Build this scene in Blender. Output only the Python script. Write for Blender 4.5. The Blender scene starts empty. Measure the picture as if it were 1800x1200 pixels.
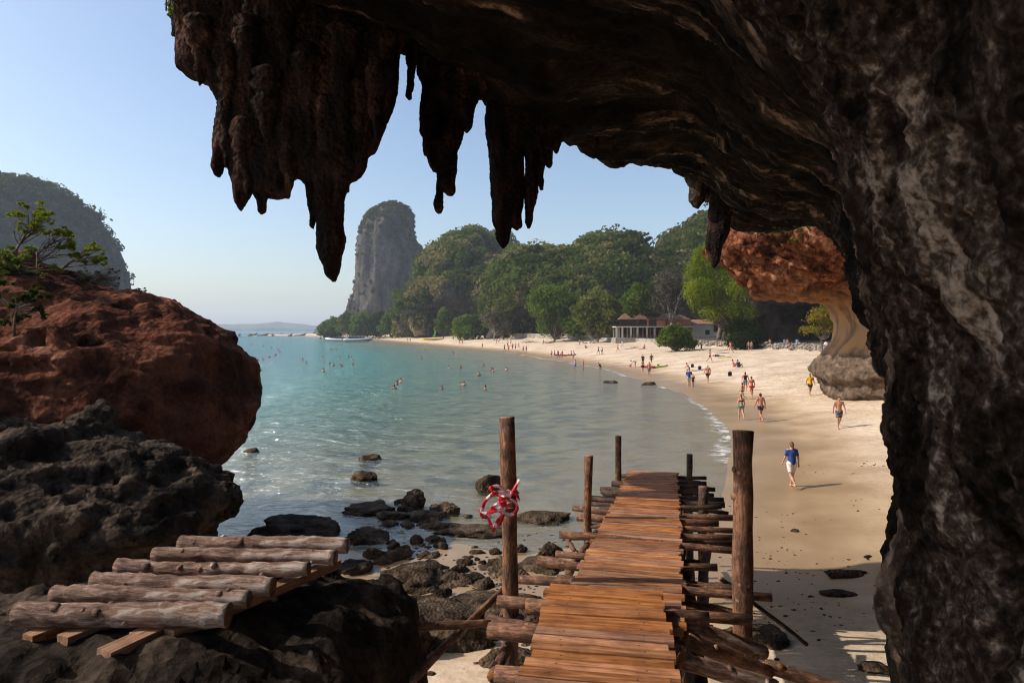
import bpy, math, random
import numpy as np
from mathutils import Vector, Matrix

# ------------------------------------------------------------------ camera, sky, sun, exposure
SC = bpy.context.scene
COL = SC.collection
CAMZ, FPX, CX, HY = 5.8, 1200.0, 900.0, 580.0      # eye height, focal length / centre / horizon in photo pixels
cam_data = bpy.data.cameras.new('camera')
cam_data.sensor_width = 36.0
cam_data.lens = 24.0
cam_data.clip_start = 0.05
cam_data.clip_end = 20000.0
cam_data.shift_y = -20.0 / 1800.0
cam = bpy.data.objects.new('camera', cam_data)
COL.objects.link(cam)
cam.location = (0, 0, CAMZ)
cam.rotation_euler = (math.radians(90), 0, 0)
SC.camera = cam
cam_data.dof.use_dof = True
cam_data.dof.focus_distance = 22.0
cam_data.dof.aperture_fstop = 4.0

SUN_EL, SUN_DIR_XY = math.radians(40.0), (-1.0, -0.02)     # towards the sun: from the sea side
sx, sy = SUN_DIR_XY
sn = math.hypot(sx, sy)
SUN_VEC = Vector((sx / sn * math.cos(SUN_EL), sy / sn * math.cos(SUN_EL), math.sin(SUN_EL)))
sun_data = bpy.data.lights.new('sun', 'SUN')
sun_data.energy = 3.7
sun_data.angle = math.radians(0.53)
sun_data.color = (1.0, 0.93, 0.82)
sun = bpy.data.objects.new('sun', sun_data)
COL.objects.link(sun)
sun.location = (-40, 0, 60)
sun.rotation_euler = SUN_VEC.to_track_quat('Z', 'Y').to_euler()

world = bpy.data.worlds.new('World')
SC.world = world
world.use_nodes = True
wn = world.node_tree
wn.nodes.clear()
w_out = wn.nodes.new('ShaderNodeOutputWorld')
w_bg = wn.nodes.new('ShaderNodeBackground')
w_sky = wn.nodes.new('ShaderNodeTexSky')
w_sky.sky_type = 'NISHITA'
w_sky.sun_disc = False
w_sky.sun_elevation = SUN_EL
w_sky.sun_rotation = math.atan2(SUN_VEC.x, SUN_VEC.y)
w_sky.altitude = 0.0
w_sky.air_density = 1.0
w_sky.dust_density = 2.0
w_sky.ozone_density = 1.6
w_bg.inputs[1].default_value = 0.15
wn.links.new(w_sky.outputs[0], w_bg.inputs[0])
wn.links.new(w_bg.outputs[0], w_out.inputs[0])

SC.view_settings.view_transform = 'Standard'
SC.view_settings.look = 'None'
SC.view_settings.gamma = 1.0
SC.view_settings.exposure = 0.30
SC.render.engine = 'CYCLES'
SC.cycles.use_denoising = True
SC.cycles.filter_width = 1.1
SC.cycles.max_bounces = 6
SC.cycles.diffuse_bounces = 3
SC.cycles.glossy_bounces = 2
SC.cycles.transparent_max_bounces = 10
SC.cycles.volume_bounces = 1
SC.cycles.caustics_reflective = False
SC.cycles.caustics_refractive = False
SC.cycles.sample_clamp_indirect = 4.0

rng = np.random.default_rng(7)
random.seed(7)

# ------------------------------------------------------------------ numeric helpers
def P(px, py, Y):
    """point at depth Y on the ray through photo pixel (px, py)"""
    return np.array([(px - CX) / FPX * Y, Y, CAMZ + (HY - py) / FPX * Y])

_prm = np.random.default_rng(3).permutation(256)
_prm = np.concatenate([_prm, _prm, _prm]).astype(np.int32)
_g = np.random.default_rng(4).normal(size=(256, 3)).astype(np.float32)
_g /= np.linalg.norm(_g, axis=1)[:, None]

def perlin(p):
    p = np.asarray(p, np.float32)
    i0 = np.floor(p).astype(np.int32)
    f = p - i0
    i0 &= 255
    u = f * f * f * (f * (f * 6 - 15) + 10)
    ix, iy, iz = i0[:, 0], i0[:, 1], i0[:, 2]
    def gr(dx, dy, dz):
        h = _prm[_prm[_prm[(ix + dx) & 255] + ((iy + dy) & 255)] + ((iz + dz) & 255)]
        g = _g[h]
        return g[:, 0] * (f[:, 0] - dx) + g[:, 1] * (f[:, 1] - dy) + g[:, 2] * (f[:, 2] - dz)
    x0 = gr(0, 0, 0) * (1 - u[:, 0]) + gr(1, 0, 0) * u[:, 0]
    x1 = gr(0, 1, 0) * (1 - u[:, 0]) + gr(1, 1, 0) * u[:, 0]
    x2 = gr(0, 0, 1) * (1 - u[:, 0]) + gr(1, 0, 1) * u[:, 0]
    x3 = gr(0, 1, 1) * (1 - u[:, 0]) + gr(1, 1, 1) * u[:, 0]
    y0 = x0 * (1 - u[:, 1]) + x1 * u[:, 1]
    y1 = x2 * (1 - u[:, 1]) + x3 * u[:, 1]
    return (y0 * (1 - u[:, 2]) + y1 * u[:, 2]) * 1.5

def fbm(p, scale, octv=4, gain=0.5, ridged=False, off=0.0):
    p = np.asarray(p, np.float32) * np.asarray(scale, np.float32) + off
    out = np.zeros(len(p), np.float32)
    a, t = 1.0, 0.0
    for o in range(octv):
        n = perlin(p)
        if ridged:
            n = 0.70 - 2.2 * np.abs(n)
        out += a * n
        t += a
        a *= gain
        p = p * 2.03 + 17.3
    return out / t

def mk_mesh(name, verts, faces, smooth=True, attrs=None, matidx=None):
    verts = np.asarray(verts, np.float32)
    me = bpy.data.meshes.new(name)
    groups = faces if isinstance(faces, list) else [faces]
    groups = [np.asarray(g, np.int32) for g in groups if len(g)]
    nl = sum(g.size for g in groups)
    nf = sum(len(g) for g in groups)
    me.vertices.add(len(verts))
    me.vertices.foreach_set('co', verts.ravel())
    me.loops.add(nl)
    me.polygons.add(nf)
    me.loops.foreach_set('vertex_index', np.concatenate([g.ravel() for g in groups]))
    tot = np.concatenate([np.full(len(g), g.shape[1], np.int32) for g in groups])
    st = np.concatenate([[0], np.cumsum(tot)[:-1]]).astype(np.int32)
    me.polygons.foreach_set('loop_start', st)
    me.polygons.foreach_set('loop_total', tot)
    me.polygons.foreach_set('use_smooth', np.full(nf, smooth, bool))
    if matidx is not None:
        me.polygons.foreach_set('material_index', np.asarray(matidx, np.int32))
    me.update(calc_edges=True)
    if attrs:
        for k, v in attrs.items():
            v = np.asarray(v, np.float32)
            if v.ndim == 1:
                a = me.attributes.new(k, 'FLOAT', 'POINT')
                a.data.foreach_set('value', v)
            else:
                a = me.attributes.new(k, 'FLOAT_COLOR', 'POINT')
                c = np.ones((len(v), 4), np.float32)
                c[:, :3] = v
                a.data.foreach_set('color', c.ravel())
    return me

def link(name, me, mats=None, parent=None):
    o = bpy.data.objects.new(name, me)
    COL.objects.link(o)
    if mats is not None:
        for m in (mats if isinstance(mats, (list, tuple)) else [mats]):
            me.materials.append(m)
    if parent is not None:
        o.parent = parent
    return o

def tag(o, label=None, cat=None, group=None, kind=None):
    if label: o['label'] = label
    if cat: o['category'] = cat
    if group: o['group'] = group
    if kind: o['kind'] = kind
    return o

def empty(name, loc=(0, 0, 0), rz=0.0):
    o = bpy.data.objects.new(name, None)
    COL.objects.link(o)
    o.location = loc
    o.rotation_euler = (0, 0, rz)
    return o

def vnormals(v, f):
    f = np.asarray(f)
    n = np.zeros_like(v)
    a, b, c = v[f[:, 0]], v[f[:, 1]], v[f[:, 2]]
    fn = np.cross(b - a, c - a) if f.shape[1] == 3 else np.cross(v[f[:, 2]] - a, v[f[:, 3]] - b)
    for k in range(f.shape[1]):
        np.add.at(n, f[:, k], fn)
    return n / (np.linalg.norm(n, axis=1)[:, None] + 1e-9)

def surface_nets(F, origin, h):
    """iso-surface F = 0 (inside positive) as quads"""
    F = F.astype(np.float32)
    nx, ny, nz = F.shape
    S = F > 0
    cnt = np.zeros((nx - 1, ny - 1, nz - 1), np.int8)
    for dx in (0, 1):
        for dy in (0, 1):
            for dz in (0, 1):
                cnt += S[dx:nx - 1 + dx, dy:ny - 1 + dy, dz:nz - 1 + dz]
    act = (cnt > 0) & (cnt < 8)
    ci = np.argwhere(act)
    idx = np.full(act.shape, -1, np.int32)
    idx[act] = np.arange(len(ci))
    corners = [(a, b, c) for a in (0, 1) for b in (0, 1) for c in (0, 1)]
    val = np.stack([F[ci[:, 0] + a, ci[:, 1] + b, ci[:, 2] + c] for a, b, c in corners], 1)
    pos = np.zeros((len(ci), 3), np.float32)
    num = np.zeros(len(ci), np.float32)
    for i in range(8):
        for j in range(i + 1, 8):
            d = np.abs(np.array(corners[i]) - np.array(corners[j])).sum()
            if d != 1:
                continue
            m = (val[:, i] > 0) != (val[:, j] > 0)
            t = np.where(m, val[:, i] / (val[:, i] - val[:, j] + 1e-12), 0)
            pt = np.array(corners[i], np.float32) + t[:, None] * (np.array(corners[j]) - np.array(corners[i]))
            pos += np.where(m[:, None], pt, 0)
            num += m
    pos = pos / num[:, None] + ci
    quads = []
    def add(m, c0, c1, c2, c3, flip):
        q = np.stack([idx[tuple((m + np.array(c)).T)] for c in (c0, c1, c2, c3)], 1)
        q[flip] = q[flip][:, ::-1]
        quads.append(q)
    e = np.argwhere(S[:-1, 1:-1, 1:-1] != S[1:, 1:-1, 1:-1]) + np.array([0, 1, 1])
    if len(e):
        add(e, (0, -1, -1), (0, 0, -1), (0, 0, 0), (0, -1, 0), ~S[e[:, 0], e[:, 1], e[:, 2]])
    e = np.argwhere(S[1:-1, :-1, 1:-1] != S[1:-1, 1:, 1:-1]) + np.array([1, 0, 1])
    if len(e):
        add(e, (-1, 0, -1), (-1, 0, 0), (0, 0, 0), (0, 0, -1), ~S[e[:, 0], e[:, 1], e[:, 2]])
    e = np.argwhere(S[1:-1, 1:-1, :-1] != S[1:-1, 1:-1, 1:]) + np.array([1, 1, 0])
    if len(e):
        add(e, (-1, -1, 0), (0, -1, 0), (0, 0, 0), (-1, 0, 0), ~S[e[:, 0], e[:, 1], e[:, 2]])
    q = np.concatenate(quads)
    return pos * h + np.asarray(origin, np.float32), q

def poly_sd(x, z, poly):
    """signed distance (positive inside) of points to a closed 2-D polygon"""
    poly = np.asarray(poly, np.float32)
    d = np.full(x.shape, 1e9, np.float32)
    ins = np.zeros(x.shape, bool)
    n = len(poly)
    for i in range(n):
        a, b = poly[i], poly[(i + 1) % n]
        e = b - a
        wx, wz = x - a[0], z - a[1]
        t = np.clip((wx * e[0] + wz * e[1]) / (e @ e + 1e-9), 0, 1)
        d = np.minimum(d, (wx - e[0] * t) ** 2 + (wz - e[1] * t) ** 2)
        c = (a[1] > z) != (b[1] > z)
        with np.errstate(divide='ignore', invalid='ignore'):
            xc = a[0] + (z - a[1]) / (b[1] - a[1]) * e[0]
        ins ^= c & (x < xc)
    d = np.sqrt(d)
    return np.where(ins, d, -d)

def rock_from_field(name, field, lo, hi, h, mats, noise=(), fine=(), parent=None):
    """grid a field, add noise to it near its zero set, mesh it, displace finely along normals"""
    lo, hi = np.asarray(lo, float), np.asarray(hi, float)
    n = np.maximum(np.ceil((hi - lo) / h).astype(int) + 1, 4)
    ax = [lo[i] + np.arange(n[i]) * h for i in range(3)]
    X, Y, Z = np.meshgrid(*ax, indexing='ij')
    F = field(X.astype(np.float32), Y.astype(np.float32), Z.astype(np.float32))
    if len(noise):
        band = np.abs(F) < 1.3 * sum(a for a, *_ in noise) + 2 * h
        pts = np.stack([X[band], Y[band], Z[band]], 1)
        add = np.zeros(len(pts), np.float32)
        for a, sc, oc, rid in noise:
            add += a * fbm(pts, sc, oc, ridged=rid)
        F[band] += add
    F[0] = F[-1] = -1
    F[:, 0] = F[:, -1] = -1
    F[:, :, 0] = F[:, :, -1] = -1
    v, q = surface_nets(F, lo, h)
    for a, sc, oc, rid in fine:
        nrm = vnormals(v, q)
        v = v + nrm * (a * fbm(v, sc, oc, ridged=rid))[:, None]
    me = mk_mesh(name, v, q)
    o = link(name, me, mats, parent)
    return o, v, q

def inflate(poly_px, Y, R, T, wob=0.0, wsc=0.5, holes=(), tilt=0.0, inset=0.0):
    """rounded solid: outline poly_px at depth Y, edge radius R, half-depth T"""
    pw = np.array([[(p[0] - CX) / FPX * Y, CAMZ + (HY - p[1]) / FPX * Y] for p in poly_px])
    hw = [np.array([[(p[0] - CX) / FPX * Y, CAMZ + (HY - p[1]) / FPX * Y] for p in hh]) for hh in holes]
    def f(X, Yg, Z):
        d = poly_sd(X[:, 0, :], Z[:, 0, :], pw)
        for hh in hw:
            d = np.minimum(d, -poly_sd(X[:, 0, :], Z[:, 0, :], hh))
        d = d - inset
        y0 = np.full(d.shape, Y, np.float32)
        if wob:
            pts = np.stack([X[:, 0, :].ravel(), np.zeros(d.size), Z[:, 0, :].ravel()], 1)
            y0 = y0 + (wob * fbm(pts, (wsc, wsc, wsc * 0.5), 3)).reshape(d.shape)
        y0 = y0 + tilt * (Z[:, 0, :] - CAMZ)
        d = np.minimum(d, R)
        return R - np.sqrt((R - d)[:, None, :] ** 2 + ((Yg - y0[:, None, :]) * (R / T)) ** 2)
    lo = (pw[:, 0].min(), Y - T - abs(wob), pw[:, 1].min())
    hi = (pw[:, 0].max(), Y + T + abs(wob), pw[:, 1].max())
    return f, np.array(lo), np.array(hi)

def tube(pts, radii, n=10, cap=True, wob=0.0, seed=0):
    pts = np.asarray(pts, float)
    r = np.asarray(radii, float) * np.ones(len(pts))
    m = len(pts)
    tan = np.gradient(pts, axis=0)
    tan /= np.linalg.norm(tan, axis=1)[:, None] + 1e-9
    ref = np.array([0, 0, 1.0]) if abs(tan[0][2]) < 0.9 else np.array([1.0, 0, 0])
    V = []
    rg = np.random.default_rng(seed)
    u = np.cross(ref, tan[0]); u /= np.linalg.norm(u)
    for i in range(m):
        u = u - tan[i] * (u @ tan[i]); u /= np.linalg.norm(u) + 1e-9
        w = np.cross(tan[i], u)
        a = np.linspace(0, 2 * np.pi, n, endpoint=False)
        rr = r[i] * (1 + (wob * rg.normal(size=n) if wob else 0))
        V.append(pts[i] + np.outer(np.cos(a) * rr, u) + np.outer(np.sin(a) * rr, w))
    V = np.concatenate(V)
    i, j = np.meshgrid(np.arange(m - 1), np.arange(n), indexing='ij')
    a = (i * n + j).ravel(); b = (i * n + (j + 1) % n).ravel()
    Fq = np.stack([a, b, b + n, a + n], 1)
    Ft = np.zeros((0, 3), int)
    if cap:
        V = np.concatenate([V, pts[:1], pts[-1:]])
        k = len(V) - 2
        jj = np.arange(n)
        Ft = np.concatenate([np.stack([np.full(n, k), (jj + 1) % n, jj], 1),
                             np.stack([np.full(n, k + 1), (m - 1) * n + jj, (m - 1) * n + (jj + 1) % n], 1)])
    return V, Fq, Ft

class Geo:
    """collects quads and triangles of one mesh"""
    def __init__(s): s.v, s.q, s.t, s.n, s.qm, s.tm = [], [], [], 0, [], []
    def add(s, v, q=None, t=None, m=0):
        v = np.asarray(v, float)
        if q is not None and len(q): s.q.append(np.asarray(q) + s.n); s.qm.append(np.full(len(q), m))
        if t is not None and len(t): s.t.append(np.asarray(t) + s.n); s.tm.append(np.full(len(t), m))
        s.v.append(v); s.n += len(v)
        return s
    def tube(s, pts, r, n=8, m=0, wob=0.0, seed=0, cap=True):
        v, q, t = tube(pts, r, n, cap, wob, seed)
        return s.add(v, q, t, m)
    def box(s, c, size, R=None, m=0, jit=0.0):
        c = np.asarray(c, float); hx = np.asarray(size, float) / 2
        k = np.array([[-1, -1, -1], [1, -1, -1], [1, 1, -1], [-1, 1, -1], [-1, -1, 1], [1, -1, 1], [1, 1, 1], [-1, 1, 1]], float) * hx
        if jit: k = k + rng.normal(size=k.shape) * jit
        if R is not None: k = k @ np.asarray(R).T
        return s.add(k + c, [[0, 3, 2, 1], [4, 5, 6, 7], [0, 1, 5, 4], [1, 2, 6, 5], [2, 3, 7, 6], [3, 0, 4, 7]], None, m)
    def mesh(s, name, smooth=True, attrs=None):
        fs, mi = [], []
        if s.q: fs.append(np.concatenate(s.q)); mi.append(np.concatenate(s.qm))
        if s.t: fs.append(np.concatenate(s.t)); mi.append(np.concatenate(s.tm))
        return mk_mesh(name, np.concatenate(s.v), fs, smooth, attrs, np.concatenate(mi))

def rotz(a):
    c, s_ = math.cos(a), math.sin(a)
    return np.array([[c, -s_, 0], [s_, c, 0], [0, 0, 1.0]])

# ------------------------------------------------------------------ materials
class NT:
    def __init__(s, name):
        s.m = bpy.data.materials.new(name)
        s.m.use_nodes = True
        s.t = s.m.node_tree
        s.t.nodes.clear()
        s.out = s.t.nodes.new('ShaderNodeOutputMaterial')
    def n(s, typ, ins=None, **kw):
        nd = s.t.nodes.new('ShaderNode' + typ)
        for k, v in kw.items(): setattr(nd, k, v)
        for k, v in (ins or {}).items():
            if isinstance(v, bpy.types.NodeSocket): s.t.links.new(v, nd.inputs[k])
            else:
                if isinstance(v, tuple) and len(v) == 3 and nd.inputs[k].type == 'RGBA': v = (*v, 1)
                nd.inputs[k].default_value = v
        return nd
    def pos(s, scale=(1, 1, 1), rot=(0, 0, 0), obj=False):
        g = s.n('TexCoord').outputs['Object'] if obj else s.n('NewGeometry').outputs['Position']
        return s.n('Mapping', {'Vector': g, 'Scale': scale, 'Rotation': rot}).outputs[0]
    def noise(s, vec, scale, detail=6, rough=0.6, dist=0.0):
        return s.n('TexNoise', {'Vector': vec, 'Scale': scale, 'Detail': detail, 'Roughness': rough, 'Distortion': dist}).outputs['Fac']
    def ramp(s, fac, stops, interp='LINEAR'):
        r = s.n('ValToRGB', {'Fac': fac})
        cr = r.color_ramp
        cr.interpolation = interp
        while len(cr.elements) < len(stops): cr.elements.new(0.5)
        for e, (p, c) in zip(cr.elements, stops):
            e.position = p
            e.color = (*c, 1) if isinstance(c, tuple) else (c, c, c, 1)
        return r.outputs[0]
    def mix(s, fac, a, b, mode='MIX'):
        nd = s.t.nodes.new('ShaderNodeMix')
        nd.data_type = 'RGBA'
        nd.blend_type = mode
        for i, v in ((0, fac), (6, a), (7, b)):
            if isinstance(v, bpy.types.NodeSocket): s.t.links.new(v, nd.inputs[i])
            elif i == 0: nd.inputs[0].default_value = v
            else: nd.inputs[i].default_value = (*v, 1) if len(v) == 3 else v
        return nd.outputs[2]
    def math(s, op, a, b=0.0, clamp=False):
        nd = s.t.nodes.new('ShaderNodeMath')
        nd.operation = op
        nd.use_clamp = clamp
        for i, v in ((0, a), (1, b)):
            if isinstance(v, bpy.types.NodeSocket): s.t.links.new(v, nd.inputs[i])
            else: nd.inputs[i].default_value = v
        return nd.outputs[0]
    def mapr(s, v, a, b, c=0.0, d=1.0, smooth=True):
        nd = s.n('MapRange', {'Value': v, 'From Min': a, 'From Max': b, 'To Min': c, 'To Max': d})
        nd.interpolation_type = 'SMOOTHSTEP' if smooth else 'LINEAR'
        return nd.outputs[0]
    def bump(s, h, strength=0.5, dist=0.05, normal=None):
        ins = {'Height': h, 'Strength': strength, 'Distance': dist}
        if normal is not None: ins['Normal'] = normal
        return s.n('Bump', ins).outputs[0]
    def attr(s, name, out='Fac'):
        return s.n('Attribute', attribute_name=name).outputs[out]
    def pbr(s, col, rough=0.8, normal=None, spec=0.3, **kw):
        ins = {'Base Color': col, 'Roughness': rough, 'Specular IOR Level': spec}
        if normal is not None: ins['Normal'] = normal
        ins.update(kw)
        return s.n('BsdfPrincipled', ins).outputs[0]
    def surf(s, sh):
        s.t.links.new(sh, s.out.inputs[0])
        return s.m

def rock_mat(name, stops, sc=0.6, streak=0.0, fine=3.0, bump=0.12, patch=None, psc=0.35, pth=(0.5, 0.62), rough=0.9, strat=None, pits=0.0):
    k = NT(name)
    p = k.pos()
    a = k.noise(p, sc, 8, 0.62, 0.4)
    if streak:
        b = k.noise(k.pos((1, 1, 0.12)), sc * 3.0, 5, 0.6)
        a = k.math('ADD', k.math('MULTIPLY', a, 1 - streak), k.math('MULTIPLY', b, streak))
    f = k.noise(p, fine * 4, 8, 0.7)
    a = k.math('ADD', k.math('MULTIPLY', a, 0.75), k.math('MULTIPLY', f, 0.25))
    col = k.ramp(a, stops)
    if patch:
        pm = k.noise(k.pos(strat or (1, 1, 1), (0, 0, 0) if not strat else (0.5, 0.35, 0.3)), psc, 6, 0.6, 0.6)
        col = k.mix(k.mapr(pm, *pth), col, patch)
        col = k.mix(0.5, col, k.ramp(f, [(0.3, 0.35), (0.7, 1.0)]), 'MULTIPLY')
    b1 = k.noise(p, fine, 10, 0.68)
    b2 = k.n('TexVoronoi', {'Vector': p, 'Scale': fine * 2.2}, feature='F1').outputs['Distance']
    h = k.math('ADD', b1, k.math('MULTIPLY', b2, 0.35 + pits))
    return k.surf(k.pbr(col, rough, k.bump(h, 0.9, bump), 0.04))

def plain(name, col, rough=0.7, var=0.15, sc=6.0, spec=0.3, metal=0.0, bump=0.0):
    k = NT(name)
    n = k.noise(k.pos(), sc, 4, 0.6)
    c = k.mix(k.mapr(n, 0.3, 0.7), tuple(x * (1 - var) for x in col), tuple(min(1, x * (1 + var)) for x in col))
    nb = k.bump(n, 0.5, bump) if bump else None
    return k.surf(k.pbr(c, rough, nb, spec, Metallic=metal))

def leaf_mat(name, dark, light, dry=None, trans=0.35):
    k = NT(name)
    a = k.attr('tint')
    stops = [(0.0, dark), (0.75, light)] + ([(1.0, dry)] if dry else [])
    c = k.ramp(a, stops)
    n = k.noise(k.pos(), 0.8, 3)
    c = k.mix(k.mapr(n, 0.35, 0.7), c, k.mix(0.5, c, (0.5, 0.5, 0.4), 'MULTIPLY'))
    d = k.n('BsdfDiffuse', {'Color': c}).outputs[0]
    t = k.n('BsdfTranslucent', {'Color': k.mix(0.35, c, (0.25, 0.3, 0.03))}).outputs[0]
    s1 = k.n('MixShader', {0: trans, 1: d, 2: t}).outputs[0]
    return k.surf(s1)

def bark_mat(name, c0, c1, c2, sc=18.0, bump=0.012):
    k = NT(name)
    p = k.pos(obj=True)
    n = k.noise(k.pos((0.35, 1.6, 1.6), obj=True), sc * 1.5, 8, 0.7, 0.8)
    m = k.noise(p, sc * 0.25, 6, 0.65)
    c = k.ramp(k.math('ADD', k.math('MULTIPLY', n, 0.6), k.math('MULTIPLY', m, 0.4)), [(0.41, c0), (0.5, c1), (0.585, c2)])
    w = k.n('TexVoronoi', {'Vector': p, 'Scale': sc * 0.45}).outputs['Distance']
    c = k.mix(k.mapr(w, 0.12, 0.16, 0.55, 0.0), c, tuple(min(1, x * 1.7) for x in c2))
    return k.surf(k.pbr(c, 0.75, k.bump(n, 0.9, bump), 0.3))
# ================================================================== ground and water
SHORE = np.array([(-300, -40), (-60, 2), (-25, 9), (-9, 15.5), (-6.5, 17.2), (-4.3, 17.9), (-2.9, 17.0), (-1.5, 18.6), (0, 17.4), (1.5, 18.2), (3.2, 17.6),
                  (4.6, 18.0), (6.0, 20.0), (8.1, 26.0), (11, 34), (13.0, 41), (14.6, 51.5), (15.8, 63), (15.1, 76), (14.4, 99), (11.6, 116),
                  (0, 174), (-30, 258), (-85, 409), (-150, 560), (-210, 680), (-292, 688), (-300, 702)], float)
LANDPOLY = np.concatenate([SHORE, [(-240, 716), (-190, 760), (-150, 1200), (900, 1300), (900, -600), (-300, -600)]])

def shore_d(x, y):
    """signed distance to the water's edge, positive on land"""
    d = np.full(x.shape, 1e9)
    for a, b in zip(SHORE[:-1], SHORE[1:]):
        e = b - a
        wx, wy = x - a[0], y - a[1]
        t = np.clip((wx * e[0] + wy * e[1]) / (e @ e), 0, 1)
        d = np.minimum(d, (wx - e[0] * t) ** 2 + (wy - e[1] * t) ** 2)
    for a, b in zip(LANDPOLY[len(SHORE) - 1:-1], LANDPOLY[len(SHORE):]):
        if (a[1] > 500 and a[0] < 0):
            e = b - a
            wx, wy = x - a[0], y - a[1]
            t = np.clip((wx * e[0] + wy * e[1]) / (e @ e), 0, 1)
            d = np.minimum(d, (wx - e[0] * t) ** 2 + (wy - e[1] * t) ** 2)
    d = np.sqrt(d)
    ins = poly_sd(x.astype(np.float32), y.astype(np.float32), LANDPOLY) > 0
    return np.where(ins, d, -d)

def hgt(x, y):
    x, y = np.atleast_1d(np.asarray(x, float)), np.atleast_1d(np.asarray(y, float))
    d = shore_d(x, y)
    p = np.stack([x, y, np.zeros_like(x)], 1)
    land = np.interp(d, [0, 3, 8, 12, 18, 26, 31, 32.4, 60, 200], [0, 0.12, 0.62, 1.25, 1.85, 2.35, 2.6, 3.55, 4.2, 8.0])
    sea = np.interp(d, [-120, -50, -26, -14, -6, 0], [-4.5, -2.4, -1.05, -0.42, -0.12, 0.0])
    z = np.where(d > 0, land, sea)
    near = np.clip((60 - np.hypot(x, y)) / 40, 0, 1)
    z = z + np.clip(np.abs(d) / 6, 0.06, 1) * (0.06 * fbm(p, 0.25, 3) + near * 0.035 * fbm(p, 1.1, 3))
    return z

def gz(x, y):
    return float(hgt(x, y)[0])

def on_ground(px, py, y0=9.0):
    """where the photo ray through a foot meets the ground"""
    ys = np.concatenate([np.arange(y0, 60, 0.05), np.arange(60, 900, 0.5)])
    x = (px - CX) / FPX * ys
    zr = CAMZ + (HY - py) / FPX * ys
    g = np.maximum(hgt(x, ys), 0.0)
    k = np.argmax(zr <= g)
    return np.array([x[k], ys[k], g[k]])

def polar(rmin, rmax, nr, ang):
    r = np.geomspace(rmin, rmax, nr)
    A, R = np.meshgrid(ang, r, indexing='ij')
    return R * np.sin(A), R * np.cos(A)

ang = np.radians(np.concatenate([np.arange(-42, 42, 0.30), np.arange(42, 318, 3.0)]))
gx, gy = polar(0.6, 5200, 280, ang)
na, nr = gx.shape
d_sh = shore_d(gx.ravel(), gy.ravel())
gzv = hgt(gx.ravel(), gy.ravel())
pts = np.stack([gx.ravel(), gy.ravel(), np.zeros(na * nr)], 1)
rad = np.hypot(gx, gy).ravel()
foot = np.clip((d_sh - 7) / 8, 0, 1) * np.clip((140 - rad) / 60, 0, 1)
gzv = gzv + foot * 0.05 * fbm(pts, 1.7, 2, ridged=True)
i, j = np.meshgrid(np.arange(na), np.arange(nr - 1), indexing='ij')
a = i * nr + j
b = ((i + 1) % na) * nr + j
gq = np.stack([a.ravel(), (a + 1).ravel(), (b + 1).ravel(), b.ravel()], 1)

k = NT('beach_sand')
p = k.pos()
zz = k.n('SeparateXYZ', {0: p}).outputs[2]
n1 = k.noise(p, 0.35, 5)
n2 = k.noise(p, 5.0, 6, 0.7)
dry = k.ramp(k.math('ADD', k.math('MULTIPLY', n1, 0.5), k.math('MULTIPLY', n2, 0.5)), [(0.38, (0.40, 0.29, 0.195)), (0.50, (0.58, 0.445, 0.315)), (0.62, (0.70, 0.555, 0.41))])
wet = k.ramp(n1, [(0.3, (0.29, 0.185, 0.095)), (0.7, (0.40, 0.27, 0.15))])
wz = k.math('ADD', zz, k.math('MULTIPLY', k.math('SUBTRACT', n1, 0.5), 0.25))
wetf = k.mapr(wz, 0.10, 0.60, 1.0, 0.0)
col = k.mix(wetf, dry, wet)
speck = k.n('TexVoronoi', {'Vector': p, 'Scale': 3.3}).outputs['Distance']
sp2 = k.noise(p, 1.2, 3)
sm = k.math('MULTIPLY', k.mapr(speck, 0.06, 0.10, 1.0, 0.0), k.mapr(sp2, 0.5, 0.6))
col = k.mix(k.math('MULTIPLY', sm, 0.8), col, (0.10, 0.075, 0.05))
bed = k.mix(k.mapr(k.noise(p, 0.5, 5), 0.45, 0.6), (0.40, 0.31, 0.17), (0.12, 0.105, 0.07))
col = k.mix(k.mapr(zz, -0.25, -0.02, 1.0, 0.0), col, bed)
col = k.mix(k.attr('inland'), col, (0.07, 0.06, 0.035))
fb = k.noise(p, 1.6, 6, 0.6)
fb = k.math('ADD', fb, k.math('MULTIPLY', n2, 0.25))
fb = k.math('ADD', fb, k.math('MULTIPLY', k.n('TexVoronoi', {'Vector': p, 'Scale': 2.1}, feature='SMOOTH_F1').outputs['Distance'], 0.5))
bmp = k.bump(fb, k.mapr(wz, 0.2, 0.9, 0.06, 1.0), 0.16)
SAND = k.surf(k.pbr(col, k.mapr(wz, 0.05, 0.35, 0.30, 0.9), bmp, k.mapr(wz, 0.05, 0.35, 0.45, 0.15)))
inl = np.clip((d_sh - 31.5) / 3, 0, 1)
ground = link('ground', mk_mesh('ground', np.stack([gx.ravel(), gy.ravel(), gzv], 1), gq, attrs={'inland': inl}), SAND)
tag(ground, 'pale sand of the curved beach and the sea bed', 'sand', kind='structure')

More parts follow.
